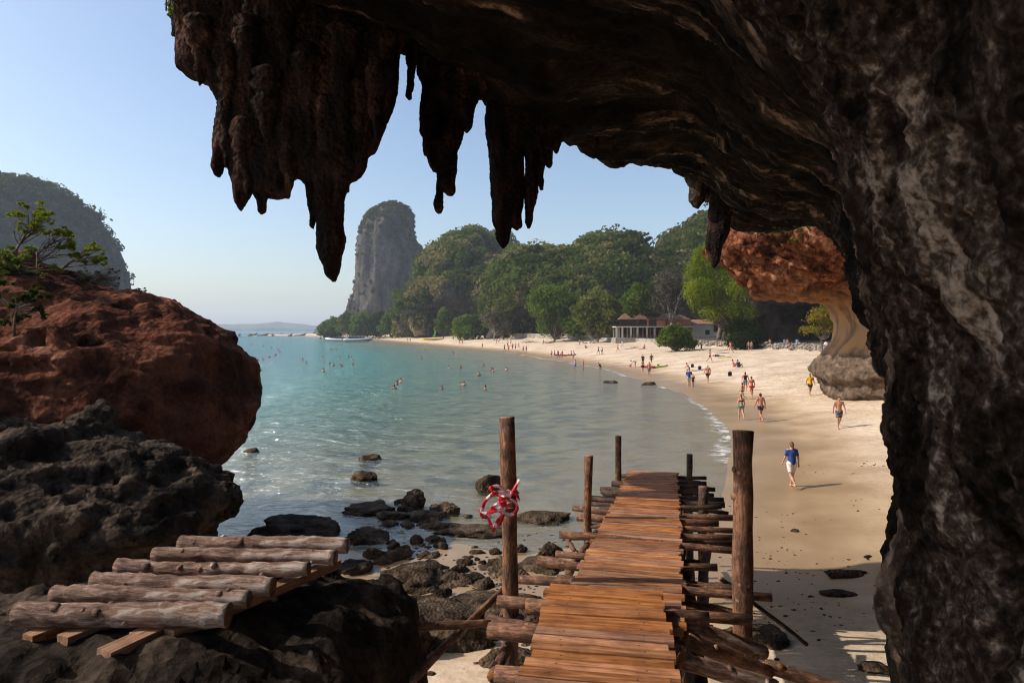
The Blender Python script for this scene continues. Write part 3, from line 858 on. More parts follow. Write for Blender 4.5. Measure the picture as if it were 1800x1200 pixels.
PLANK = wood_mat('sawn_plank', (0.19, 0.066, 0.022), (0.44, 0.172, 0.062), (0.60, 0.29, 0.12), dots=True)
BARK = bark_mat('log_bark', (0.045, 0.022, 0.014), (0.13, 0.062, 0.036), (0.30, 0.14, 0.07))
BARKD = bark_mat('dark_bark', (0.015, 0.010, 0.008), (0.05, 0.030, 0.022), (0.13, 0.07, 0.042))  # darker tones for far logs, under-deck members and some posts
BARKL = bark_mat('pale_log_bark', (0.06, 0.028, 0.018), (0.24, 0.135, 0.092), (0.47, 0.375, 0.315), sc=9.0, bump=0.035)
CUT = wood_mat('cut_wood', (0.20, 0.09, 0.045), (0.36, 0.17, 0.08), (0.48, 0.26, 0.13))
CUTD = wood_mat('weathered_cut_wood', (0.06, 0.026, 0.014), (0.15, 0.065, 0.032), (0.26, 0.13, 0.065))
BEAM = wood_mat('squared_timber', (0.20, 0.08, 0.035), (0.36, 0.17, 0.075), (0.48, 0.26, 0.12))

def log_obj(name, p0, p1, r0, r1, mats, parent=None, n=12, seg=9, knots=0, seed=0, bend=0.012):
    """round log from p0 to p1 with slight bends, knots and sawn ends, object axes along the log"""
    p0, p1 = np.asarray(p0, float), np.asarray(p1, float)
    L = np.linalg.norm(p1 - p0)
    rg = np.random.default_rng(seed + 100)
    t = np.linspace(0, 1, seg)
    ctr = np.stack([(t - 0.5) * L, bend * L * np.interp(t, np.linspace(0, 1, 5), rg.normal(size=5)) * 0.4, bend * L * np.interp(t, np.linspace(0, 1, 5), rg.normal(size=5)) * 0.4], 1)
    ctr[:, 1:] -= np.outer(1 - t, ctr[0, 1:]) + np.outer(t, ctr[-1, 1:])
    rr = np.interp(t, [0, 1], [r0, r1]) * (1 + 0.05 * rg.normal(size=seg))
    v, q, tt = tube(ctr, rr, n, True, 0.03, seed)
    g = Geo()
    g.add(v, q, None, 0)
    g.q[-1] = np.asarray(q)
    g.t.append(np.asarray(tt)); g.tm.append(np.full(len(tt), 1))
    for kx in range(knots):
        a_ = rg.uniform(0, 2 * math.pi); x_ = rg.uniform(-0.42, 0.42) * L
        d_ = np.array([rg.uniform(-0.4, 0.4), math.cos(a_), math.sin(a_)]); d_ /= np.linalg.norm(d_)
        b_ = np.array([x_, 0, 0])
        rk = r0 * rg.uniform(0.22, 0.4)
        g.tube([b_ + d_ * r0 * 0.6, b_ + d_ * r0 * 1.02, b_ + d_ * r0 * rg.uniform(1.08, 1.25)], [rk * 1.7, rk * 1.2, rk], 8, m=rg.integers(0, 2), wob=0.08, seed=seed + kx)
    me = g.mesh(name)
    o = link(name, me, mats, parent)
    x = (p1 - p0) / L
    z = np.array([0, 0, 1.0]) if abs(x[2]) < 0.95 else np.array([0, 1.0, 0])
    y = np.cross(z, x); y /= np.linalg.norm(y); z = np.cross(x, y)
    M = Matrix(((x[0], y[0], z[0], 0), (x[1], y[1], z[1], 0), (x[2], y[2], z[2], 0), (0, 0, 0, 1)))
    M.translation = Vector(tuple((p0 + p1) / 2))
    o.matrix_world = M
    return o

def plank_mesh(L, W, T, rg):
    """sawn board with softened, slightly crooked edges"""
    xs = np.array([-L / 2, -L / 6, L / 6, L / 2])
    v = []
    bw = rg.normal(size=4) * 0.004
    for i, x in enumerate(xs):
        e = 0.006
        y0, y1 = -W / 2 + bw[i] + rg.normal() * 0.002, W / 2 + bw[i] + rg.normal() * 0.002
        zt = T / 2 + rg.normal() * 0.002
        v += [(x, y0, -T / 2), (x, y1, -T / 2), (x, y1, zt - e), (x, y1 - e, zt), (x, y0 + e, zt), (x, y0, zt - e)]
    v = np.array(v)
    q = []
    for i in range(3):
        for j in range(6):
            a_ = i * 6 + j; b_ = i * 6 + (j + 1) % 6
            q.append((a_, b_, b_ + 6, a_ + 6))
    t = []
    for base, fl in ((0, 1), (18, 0)):
        for j in range(1, 5):
            tri = (base, base + j, base + j + 1)
            t.append(tri if fl == 0 else tri[::-1])
    me = mk_mesh('plank', v, [np.array(q)[:, ::-1], np.array(t)], smooth=False)
    me.materials.append(PLANK)
    return me

walk = empty('wooden_walkway', (1.0, 6.0, 0.0))
tag(walk, 'plank walkway on bark-covered logs leading down to the sand', 'walkway')
WINV = Matrix.Translation((-1.0, -6.0, 0.0))
def into_walk(o):
    o.parent = walk
    o.matrix_parent_inverse = WINV
    return o

rgp = np.random.default_rng(21)
def deck(y0, y1, pitch, cx, cz, W, heading, slope, th, jitter_end):
    pm = [plank_mesh(W, pitch - 0.013, th, rgp) for _ in range(7)]
    Y = y0
    while Y < y1:
        o = bpy.data.objects.new('plank', pm[int(rgp.integers(0, 7))])
        COL.objects.link(o)
        je = rgp.normal() * jitter_end
        ca, sa = math.cos(heading), math.sin(heading)
        o.location = (cx(Y) + je * ca, Y - je * sa, cz(Y) + rgp.normal() * 0.004)
        o.rotation_euler = (-math.atan(slope) + rgp.normal() * 0.01, rgp.normal() * 0.006, -heading + rgp.normal() * 0.012)
        o.scale = (1 + rgp.normal() * 0.02, 1, 1)
        bpy_update.append(o)
        Y += pitch * math.cos(heading)
bpy_update = []
LX = lambda Y: 1.02 + (Y - 6.3) * 0.236
LZ = lambda Y: 5.8 - (2.52 + 0.085 * (Y - 6.2))
UX = lambda Y: 0.75 + (Y - 5.67) * 0.173
UZ = lambda Y: 5.8 - (2.37 + 0.03 * (Y - 5.67))
deck(5.75, 16.1, 0.118, LX, LZ, 1.10, math.atan(0.236), 0.085, 0.04, 0.018)
deck(3.3, 6.25, 0.142, UX, UZ, 1.03, math.atan(0.173), 0.03, 0.045, 0.02)
for o in bpy_update:
    o.parent = walk
    o.matrix_parent_inverse = WINV

def deck_log(Y, l, r, rad, fx=LX, fz=LZ, hd=math.atan(0.236), drop=0.035, mats=None, seed=0, tip=(0, 0)):
    """cross log under the boards: reaches l metres left and r metres right of the axis"""
    ca, sa = math.cos(hd), math.sin(hd)
    c = np.array([fx(Y), Y, fz(Y) - drop - rad])
    p0 = c + np.array([-l * ca, l * sa, tip[0]]); p1 = c + np.array([r * ca, -r * sa, tip[1]])
    return into_walk(log_obj('cross_log', p0, p1, rad, rad * 0.92, mats or [BARK, CUT], None, 10, 6, 1, seed))
ys = list(np.arange(6.45, 11.6, 0.62)) + list(np.arange(11.7, 16.2, 0.40))
for n_, Y in enumerate(ys):
    far_ = Y > 11.6
    l_ = rgp.uniform(0.85, 1.45) if not far_ else rgp.uniform(0.75, 1.05)
    r_ = rgp.uniform(0.95, 1.5) if not far_ else rgp.uniform(1.0, 1.4)
    deck_log(Y + rgp.normal() * 0.04, l_, r_, rgp.uniform(0.042, 0.060), mats=[BARKD, CUT] if far_ else [BARK, CUT], seed=n_, tip=(rgp.normal() * 0.05, rgp.normal() * 0.05))
    if n_ % 2 == 0:      # second, lower layer
        deck_log(Y + 0.3, rgp.uniform(0.7, 1.25), rgp.uniform(0.8, 1.35), 0.048, drop=0.26, mats=[BARKD, CUT], seed=50 + n_)
# platform cross logs, the thick ones next to the eye
deck_log(6.05, 0.7, 0.9, 0.065, UX, UZ, math.atan(0.173), 0.05, seed=70)
deck_log(5.45, 0.92, 0.62, 0.070, UX, UZ, math.atan(0.173), 0.05, seed=71, tip=(0.02, 0))
deck_log(4.75, 0.72, 0.6, 0.07, UX, UZ, math.atan(0.173), 0.05, seed=72)
deck_log(4.1, 0.66, 0.9, 0.07, UX, UZ, math.atan(0.173), 0.05, seed=73)
# beams along the walkway
for off, dz_, r_ in ((-0.42, 0.19, 0.06), (0.42, 0.19, 0.06), (-0.62, 0.42, 0.055), (0.68, 0.40, 0.065)):
    ca, sa = math.cos(math.atan(0.236)), math.sin(math.atan(0.236))
    p0 = (LX(5.2) + off * ca, 5.2 - off * sa, LZ(5.2) - dz_); p1 = (LX(16.0) + off * ca, 16.0 - off * sa, LZ(16) - dz_)
    into_walk(log_obj('long_beam', p0, p1, r_, r_ * 0.85, [BARKD, CUT], None, 10, 12, 2, int(abs(off) * 100)))
for off in (-0.36, 0.36):
    into_walk(log_obj('long_beam', (UX(3.2) + off, 3.2, UZ(3.2) - 0.12), (UX(6.2) + off, 6.2, UZ(6.2) - 0.12), 0.055, 0.055, [BARKD, CUT], None, 10, 6, 1, 9))
# upright posts: pixel of the top, depth, radius
def post(px, py, Y, r, lean=(0, 0), mats=None, seed=0, zb=None, label=None):
    t_ = P(px, py, Y)
    b_ = np.array([t_[0] + lean[0], Y + lean[1], (gz(t_[0], Y) - 0.3) if zb is None else zb])
    o = into_walk(log_obj('post', b_, t_, r * 1.08, r, mats or [BARK, CUT], None, 14, 14, 5, seed, 0.008))
    if label: o['label'] = label
    return o
POST_L = post(891, 733, 7.0, 0.080, (0.05, 0), seed=1, label='tall post with red and white tape')
POST_R = post(1306, 757, 6.6, 0.092, (-0.03, 0), seed=2, label='thick tall post beside the open sand')
post(1035, 801, 10.4, 0.062, (0.0, 0), seed=3, mats=[BARK, CUT])
post(1087, 766, 15.1, 0.066, (0, 0), seed=4, mats=[BARK, CUT])
post(1212, 798, 15.4, 0.066, (0, 0), seed=5, mats=[BARKD, CUT])
post(1237, 855, 11.6, 0.085, (0, 0), seed=6, mats=[BARKD, CUT])
# legs under the deck
for n_, (Y, off) in enumerate(((6.6, -0.5), (6.6, 0.62), (8.2, -0.5), (8.2, 0.6), (10, -0.55), (10, 0.6), (12, -0.5), (12, 0.6), (14, -0.5), (14, 0.6), (15.7, -0.5), (15.7, 0.5), (5.4, -0.35), (5.4, 0.45))):
    x_ = LX(Y) + off
    into_walk(log_obj('post', (x_, Y, gz(x_, Y) - 0.2), (x_ + 0.03, Y, LZ(Y) - 0.14), 0.055, 0.05, [BARKD, CUT], None, 10, 6, 1, 30 + n_))
# braces and loose poles
def pole(a_, b_, r, mats=None, seed=0, name='brace'):
    return into_walk(log_obj(name, P(*a_), P(*b_), r, r * 0.85, mats or [BARK, CUT], None, 10, 8, 2, seed))
pole((688, 1106, 6.0), (868, 1094, 6.35), 0.042, seed=41)
pole((860, 1092, 6.4), (955, 1112, 6.1), 0.072, seed=42)
pole((722, 1200, 5.6), (888, 1032, 7.1), 0.038, seed=43)
pole((866, 1190, 5.9), (915, 1085, 7.0), 0.055, seed=44)
pole((1000, 1005, 8.6), (1048, 935, 10.6), 0.06, seed=45)
pole((1010, 968, 9.4), (990, 935, 9.9), 0.035, seed=46)
pole((1265, 1015, 8.2), (1418, 1132, 8.8), 0.030, [BARKD, CUT], seed=47)
pole((1225, 1120, 7.4), (1250, 930, 11.0), 0.07, seed=48)
pole((1200, 1098, 6.2), (1345, 1148, 6.3), 0.075, [BARKL, CUT], seed=61)
pole((1205, 1122, 5.7), (1352, 1182, 5.9), 0.072, seed=62)
pole((1345, 1170, 6.0), (1500, 1215, 5.9), 0.06, seed=63)
pole((1196, 1160, 5.2), (1362, 1208, 5.3), 0.070, [BARKL, CUT], seed=64)
pole((1185, 1060, 7.0), (1320, 1085, 7.0), 0.07, seed=65)

# ------------------------------------------------------------------ red and white tape knotted round the tall post
k = NT('barrier_tape')
p = k.pos((1.2, 1.2, 0.8), (0.4, 0.8, 0.9), obj=True)
stp = k.n('TexWave', {'Vector': p, 'Scale': 2.6, 'Distortion': 3.0}).outputs['Fac']
TAPE = k.surf(k.n('MixShader', {0: 0.3, 1: k.pbr(k.mix(k.mapr(stp, 0.72, 0.78), (0.70, 0.010, 0.030), (0.85, 0.70, 0.70)), 0.35, None, 0.5), 2: k.n('BsdfTranslucent', {'Color': (0.7, 0.02, 0.04)}).outputs[0]}).outputs[0])
rgt = np.random.default_rng(5)
def ribbon(g, pts, w, seed, twist=1.0):
    """narrow twisted strip with a little thickness"""
    pts = np.asarray(pts, float)
    n = 26
    tt = np.linspace(0, len(pts) - 1, n)
    c = np.stack([np.interp(tt, np.arange(len(pts)), pts[:, i]) for i in range(3)], 1)
    for _ in range(3): c[1:-1] = (c[:-2] + 2 * c[1:-1] + c[2:]) / 4
    tan = np.gradient(c, axis=0); tan /= np.linalg.norm(tan, axis=1)[:, None] + 1e-9
    a_ = np.cumsum(np.random.default_rng(seed).normal(size=n) * 0.35) * twist
    u = np.cross(tan, [0.3, 1, 0.1]); u /= np.linalg.norm(u, axis=1)[:, None] + 1e-9
    v_ = np.cross(tan, u)
    s_ = u * np.cos(a_)[:, None] + v_ * np.sin(a_)[:, None]
    nn_ = np.cross(tan, s_)
    V = np.concatenate([c - s_ * w / 2, c + s_ * w / 2, c + s_ * w / 2 + nn_ * 0.0015, c - s_ * w / 2 + nn_ * 0.0015])
    q = []
    for i in range(n - 1):
        for a0, b0 in ((0, 1), (1, 2), (2, 3), (3, 0)):
            q.append((a0 * n + i, b0 * n + i, b0 * n + i + 1, a0 * n + i + 1))
    g.add(V, q)
tY = 6.9
def T(px, py, dy=0.0): return P(px, py, tY + dy)
g = Geo()
for z_ in (868, 880, 893):      # turns round the post
    c0 = P(893, z_, 7.0)
    an = np.linspace(0, 2 * math.pi, 12)
    ribbon(g, np.stack([c0[0] + 0.10 * np.cos(an), c0[1] + 0.10 * np.sin(an), c0[2] + 0.03 * np.sin(an * 1.5)], 1), 0.05, int(z_), 0.3)
for sd, pp in enumerate([[(898, 872), (872, 862), (852, 880), (845, 902), (850, 910)], [(890, 880), (866, 888), (858, 908), (862, 922), (874, 927), (884, 912), (886, 890)], [(886, 876), (868, 868), (860, 856), (876, 853), (892, 866)],
                         [(895, 872), (904, 860), (913, 842)], [(896, 876), (908, 884), (910, 896), (898, 906), (878, 898), (864, 890)], [(890, 884), (876, 896), (856, 902), (842, 896)], [(880, 868), (894, 862), (908, 868), (912, 880)], [(888, 888), (882, 905), (872, 918), (866, 934)]]):
    ribbon(g, [T(a_, b_, -0.06 - 0.04 * rgt.random()) for a_, b_ in pp], 0.034, 20 + sd, 0.5)
tape = link('barrier_tape', g.mesh('barrier_tape'), TAPE)
tag(tape, 'red and white striped plastic tape knotted round a tall post', 'tape')

# ------------------------------------------------------------------ cut logs on the rock ledge
LOGS = [((30, 1078, 4.6), (402, 1081, 4.6), 0.088, 'thick pale barked log, first of the row, beside the squared timber ends'),
        ((95, 1044, 4.92), (438, 1053, 4.88), 0.066, 'thin log tucked behind the thickest log of the row'),
        ((165, 1020, 5.2), (480, 1031, 5.12), 0.078, 'smooth thick log in the middle of the row, third from the squared timbers'),
        ((205, 994, 5.5), (543, 999, 5.42), 0.062, 'slim straight log, fourth from the squared timbers'),
        ((270, 974, 5.8), (590, 980, 5.72), 0.066, 'knotty log with torn bark, second from the boulders'),
        ((318, 955, 6.1), (612, 959, 6.02), 0.074, 'log at the edge of the ledge next to the boulders and sea')]
for n_, (a_, b_, r_, lab) in enumerate(LOGS):
    o = log_obj('cut_log', P(*a_), P(*b_), r_ * (0.88 + 0.1 * (n_ % 2)), r_ * 0.92, [BARKL, CUTD], None, 22, 30, 9, 200 + n_, 0.016)
    tag(o, lab, 'log', 'cut logs laid out on the rock ledge')
BEAMS = [((48, 4.34), 0.10, 'squared timber end at the rough bark end of the thick log'), ((74, 4.4), 0.07, 'narrow squared timber tucked between two thicker timber ends'), ((110, 4.33), 0.12, 'broad squared timber, third from the rough bark end of the thick log'),
         ((182, 4.12), 0.13, 'squared timber that juts out farthest from under the thick log'), ((237, 4.36), 0.09, 'short squared timber beside the one that juts out farthest'), ((295, 4.42), 0.11, 'squared timber nearest the sawn end of the thick log')]
for n_, ((px, Y), w_, lab) in enumerate(BEAMS):
    L = 1.2 + 0.2 * (n_ % 3)
    Y += 0.13
    hd_ = math.radians(90 - 24 + 5 * math.sin(n_ * 2.1))
    c = np.array([(px - CX) / FPX * Y + math.cos(hd_) * L / 2, Y + math.sin(hd_) * L / 2, 3.772])
    g = Geo().box((0, 0, 0), (L, w_, 0.068), None, 0, 0.003)
    o = link('squared_timber', g.mesh('squared_timber', smooth=False), BEAM)
    o.location = c
    o.rotation_euler = (0, 0, hd_)
    tag(o, lab, 'timber', 'squared timbers under the cut logs')

# ------------------------------------------------------------------ stones on the shore and in the shallows
import bmesh
_bm = bmesh.new()
bmesh.ops.create_icosphere(_bm, subdivisions=4, radius=1.0)
ICO_V = np.array([v.co[:] for v in _bm.verts]); ICO_F = np.array([[v.index for v in f.verts] for f in _bm.faces])
_bm.free()
_bm = bmesh.new()
bmesh.ops.create_icosphere(_bm, subdivisions=2, radius=1.0)
ICO2_V = np.array([v.co[:] for v in _bm.verts]); ICO2_F = np.array([[v.index for v in f.verts] for f in _bm.faces])
_bm.free()
_bm = bmesh.new()
bmesh.ops.create_icosphere(_bm, subdivisions=3, radius=1.0)
ICO3_V = np.array([v.co[:] for v in _bm.verts]); ICO3_F = np.array([[v.index for v in f.verts] for f in _bm.faces])
_bm.free()
_bm = bmesh.new()
bmesh.ops.create_icosphere(_bm, subdivisions=1, radius=1.0)
ICO1_V = np.array([v.co[:] for v in _bm.verts]); ICO1_F = np.array([[v.index for v in f.verts] for f in _bm.faces])
_bm.free()
def rock_shape(w, d, h, seed, rough=0.35, base=None):
    v = (ICO_V if base is None else base).copy()
    s = seed * 7.13
    r = 1 + rough * fbm(v, 1.1, 3, off=s) + 0.5 * rough * fbm(v, 2.6, 4, ridged=True, off=s) + 0.10 * fbm(v, 7.0, 3, ridged=True, off=s)
    v = v * r[:, None]
    # a few broken flats, then the crags
    rg_ = np.random.default_rng(seed)
    for _ in range(9):
        d_ = rg_.normal(size=3); d_ /= np.linalg.norm(d_)
        e_ = v @ d_ - rg_.uniform(0.55, 0.85)
        v = v - np.where(e_ > 0, e_ * 0.9, 0)[:, None] * d_
    n_ = v / np.linalg.norm(v, axis=1)[:, None]
    v = v + n_ * (0.20 * fbm(v, 2.6, 4, ridged=True, off=s + 5) + 0.10 * fbm(v, 7.0, 3, ridged=True, off=s))[:, None]
    return v * np.array([w / 2, d / 2, h * 0.85])
ROCKS = [(528, 952, 150, 62, 1.0, 'big pale grey rock standing in the water behind the cut logs'), (653, 810, 38, 16, .7, 'small dark rock awash in open water, farthest from the walkway'), (645, 846, 46, 24, .7, 'low double-humped rock awash, between open water and the shore rocks'),
         (640, 908, 88, 30, .8, 'flat dark reef slab awash in front of the cut logs'), (728, 894, 40, 34, .9, 'rounded black stone standing upright on the shore reef'), (746, 916, 62, 28, .8, 'black craggy stone just below the rounded upright stone'),
         (783, 905, 40, 24, .7, 'brown reef stone beside the black craggy stone'), (690, 914, 50, 20, .8, 'brown low reef stone next to the flat dark slab'), (772, 932, 66, 14, .7, 'thin brown reef ledge at the waterline'),
         (835, 948, 112, 22, .7, 'long brown reef ridge running towards the taped post'), (947, 922, 105, 36, .8, 'broad flat brown rock awash behind the taped post'), (862, 866, 46, 34, .9, 'pointed dark rock in the water behind the taped post'),
         (972, 982, 52, 40, .8, 'brown rock at the walkway cross logs'), (650, 956, 72, 36, .8, 'black wet rock in the shaded water beside the logs'), (662, 986, 50, 30, .8, 'black wet stone at the foot of the ledge'),
         (706, 982, 36, 30, .8, 'brown stone between wet black rocks and sand'), (738, 1040, 118, 62, 1.0, 'large brown slab of rock lying on the sand'), (690, 1015, 36, 22, .8, 'rounded stone by the ledge, against the large slab'),
         (835, 975, 30, 12, .7, 'small stone on wet sand near the taped post'), (912, 972, 26, 18, .8, 'small stone at the foot of the taped post'), (785, 1035, 34, 16, .8, 'stone at the corner of the large slab'), (820, 1028, 30, 18, .8, 'brown stone on the sand between slab and post'),
         (868, 1005, 60, 14, .8, 'low stone patch beside the taped post'), (740, 1120, 170, 95, 1.0, 'dark brown boulder beneath the loose pole'), (890, 1090, 160, 62, 1.0, 'dark slanting rock slab behind the taped post base'),
         (960, 1010, 90, 30, .9, 'grey rock under the walkway logs'), (800, 1075, 40, 20, .8, 'stone in the hollow between the two dark boulders'), (850, 1130, 60, 26, .8, 'stone below the crossed braces'),
         (1490, 1018, 76, 26, .5, 'larger flat brown rock on the dry sand'), (1482, 1051, 66, 18, .5, 'smaller flat brown rock on the dry sand'), (1425, 1050, 16, 8, .6, 'fist-sized stone beside the flat brown rocks'), (1398, 936, 15, 9, .6, 'lone small stone on wet sand'),
         (1526, 981, 18, 8, .6, 'flat pebble above the flat brown rocks'), (1075, 673, 22, 5, .6, 'small rock awash off the beach where waves break'), (1138, 677, 26, 7, .6, 'dark rock awash where the foam meets the sand'), (440, 796, 30, 10, .6, 'dark rock awash under the red boulder'),
         (470, 955, 60, 40, .9, 'rock wedged between the pale grey rock and the boulders'), (1340, 1145, 120, 60, 1.0, 'black rock under the thick post and logs'), (620, 1010, 80, 40, .9, 'grey crusted rock at the corner of the ledge'),
         (1545, 1190, 60, 30, .8, 'rock at the foot of the cave wall'), (700, 1165, 130, 110, .55, 'tall dark rock against the ledge below the loose pole'), (800, 1150, 110, 80, .6, 'dark brown rock under the crossing of the thin poles'),
         (895, 1180, 110, 60, .7, 'dark rock in the shade beneath the platform edge'), (930, 1120, 80, 50, .7, 'dark rock beneath the platform cross logs'), (1250, 1190, 140, 80, .7, 'black rock under the logs beside the platform')]
for n_, (px, py, w_, h_, dr, lab) in enumerate(ROCKS):
    c = on_ground(px, py, 7.0)
    s_ = c[1] / FPX
    dep_ = w_ * s_ * dr
    hh = max(h_ * s_ - 0.85 * dep_ * min(0.8, CAMZ / c[1]), h_ * s_ * 0.38)
    v = rock_shape(w_ * s_ * 1.12, dep_ * 1.1, hh * 1.15, n_ + 1)
    o = link('shore_rock', mk_mesh('shore_rock', v, ICO_F), GREYROCK if n_ in (0, 36, 38) else SHORESTONE)
    o.location = (c[0] * (1 + dep_ * 0.5 / c[1]), c[1] + dep_ * 0.5, max(gz(c[0], c[1] + dep_ * 0.5), 0.0) - 0.02)
    o.rotation_euler = (0, 0, (n_ * 0.37) % 0.7 - 0.35)
    tag(o, lab, 'rock', 'rocks scattered along the shore')
rgs = np.random.default_rng(88)
for n_ in range(60):
    px = rgs.uniform(640, 900); py = 1010 - (px - 640) * 0.10 + rgs.normal() * 42 if n_ < 42 else rgs.uniform(880, 930)
    c = on_ground(px, py, 9.0)
    s_ = rgs.uniform(0.10, 0.30) * (1.5 if n_ % 9 == 0 else 1)
    v = rock_shape(s_ * 2, s_ * rgs.uniform(1.2, 2.2), s_ * rgs.uniform(0.5, 0.9), 300 + n_, 0.5, ICO3_V)
    o = link('shore_stone', mk_mesh('shore_stone', v, ICO3_F), SHORESTONE)
    o.location = (c[0], c[1], c[2] - 0.01); o.rotation_euler = (0, 0, rgs.uniform(0, 6))
    tag(o, 'small jagged brown stone strewn between the ledge and the taped post', 'stone', 'small jagged stones between ledge and post')
# pebbles and broken reef nobody could count
g = Geo()
rgp = np.random.default_rng(9)
for (px, py, sp_, cnt, s0, s1) in ((800, 1040, 90, 130, 0.03, 0.12), (840, 1100, 70, 90, 0.03, 0.11), (760, 960, 90, 70, 0.04, 0.14), (1430, 990, 120, 170, 0.012, 0.05), (1400, 1080, 110, 120, 0.012, 0.05), (900, 985, 80, 60, 0.03, 0.10), (1530, 830, 30, 30, 0.02, 0.05), (720, 1000, 50, 40, 0.04, 0.12)):
    for _ in range(cnt):
        c = on_ground(px + rgp.normal() * sp_ * 0.6, py + rgp.normal() * sp_ * 0.4, 7.0) if _ % 10 == 0 else c + np.array([rgp.normal() * 0.35, rgp.normal() * 0.6, 0])
        c[2] = gz(c[0], c[1])
        s_ = s0 + (s1 - s0) * rgp.random() ** 3
        v = ICO2_V * (1 + 0.75 * fbm(ICO2_V, 1.3, 3, off=rgp.uniform(0, 90)))[:, None] * np.array([s_, s_ * rgp.uniform(0.5, 1.3), s_ * rgp.uniform(0.2, 0.6)])
        g.add(v @ rotz(rgp.uniform(0, 6)).T + c, None, ICO2_F)
o = link('pebbles', g.mesh('pebbles'), SHORESTONE)
tag(o, 'small stones and broken reef strewn over the sand', 'pebbles', kind='stuff')
# ================================================================== foliage
def quads_from(pts, nrm, size, rg, tint):
    """one small leaf-clump quad for each point, facing roughly along nrm"""
    n = len(pts)
    nrm = nrm + rg.normal(size=(n, 3)) * 0.55
    nrm /= np.linalg.norm(nrm, axis=1)[:, None] + 1e-9
    u = np.cross(nrm, rg.normal(size=(n, 3))); u /= np.linalg.norm(u, axis=1)[:, None] + 1e-9
    w = np.cross(nrm, u)
    s = (size * rg.uniform(0.55, 1.25, size=n))[:, None]
    asp = rg.uniform(0.45, 0.9, size=n)[:, None]
    bend = nrm * s * 0.25
    V = np.stack([pts - u * s - bend, pts - w * s * asp, pts + u * s - bend, pts + w * s * asp + bend * 0.5], 1).reshape(-1, 3)
    Q = np.arange(4 * n).reshape(-1, 4)
    return V, Q, np.repeat(tint, 4)

def crown_points(centers, radii, n, rg, up=0.25):
    centers, radii = np.asarray(centers, float), np.asarray(radii, float)
    w = (radii[:, 0] * radii[:, 2]); w = w / w.sum()
    k = rg.choice(len(centers), size=n, p=w)
    d = rg.normal(size=(n, 3)); d[:, 2] += up * 1.5
    d /= np.linalg.norm(d, axis=1)[:, None]
    f = 1.0 - 0.55 * rg.random(n) ** 1.4
    ragged = 1.04 + 0.50 * fbm(d * 2.4 + centers[k], 1.0, 3)
    p = centers[k] + d * radii[k] * (f * ragged)[:, None]
    return p, d, k

LEAF_A = leaf_mat('broad_green_leaves', (0.035, 0.070, 0.012), (0.13, 0.21, 0.032), (0.24, 0.25, 0.06), 0.45)
LEAF_O = leaf_mat('olive_leaves', (0.055, 0.072, 0.022), (0.19, 0.205, 0.055), (0.30, 0.25, 0.11), 0.45)
LEAF_Y = leaf_mat('yellow_green_feathery_leaves', (0.07, 0.12, 0.008), (0.26, 0.32, 0.02), (0.42, 0.40, 0.03), 0.5)
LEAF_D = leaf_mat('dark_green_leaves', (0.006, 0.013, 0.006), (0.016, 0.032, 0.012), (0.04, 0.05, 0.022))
LEAF_G = leaf_mat('dry_grey_twigs', (0.05, 0.042, 0.034), (0.12, 0.10, 0.078), (0.20, 0.15, 0.10), 0.15)
LEAF_R = leaf_mat('yellow_orange_almond_leaves', (0.06, 0.075, 0.015), (0.22, 0.18, 0.03), (0.48, 0.20, 0.03), 0.4)
LEAF_S = leaf_mat('dry_scrub_leaves', (0.025, 0.034, 0.014), (0.085, 0.085, 0.03), (0.17, 0.125, 0.06), 0.3)
FOREST_D = leaf_mat('evergreen_forest_leaves', (0.014, 0.030, 0.009), (0.105, 0.145, 0.034), (0.32, 0.23, 0.12), 0.42)
FOREST = leaf_mat('forest_leaves', (0.016, 0.034, 0.009), (0.11, 0.155, 0.032), (0.32, 0.22, 0.11), 0.4)
TRUNKM = bark_mat('tree_bark', (0.05, 0.035, 0.025), (0.12, 0.09, 0.065), (0.22, 0.17, 0.13), sc=3.0, bump=0.05)
TRUNKP = bark_mat('pale_tree_bark', (0.12, 0.10, 0.085), (0.26, 0.22, 0.19), (0.40, 0.36, 0.32), sc=3.0, bump=0.04)

def limb(g, a, b, r0, r1, rg, n=6, seg=6, sag=0.12):
    a, b = np.asarray(a, float), np.asarray(b, float)
    t = np.linspace(0, 1, seg)
    L = np.linalg.norm(b - a)
    c = a + np.outer(t, b - a) + np.outer(np.sin(t * math.pi), rg.normal(size=3) * sag * L)
    g.tube(c, r0 + (r1 - r0) * t, n, wob=0.05, seed=int(rg.integers(1e6)))
    return c

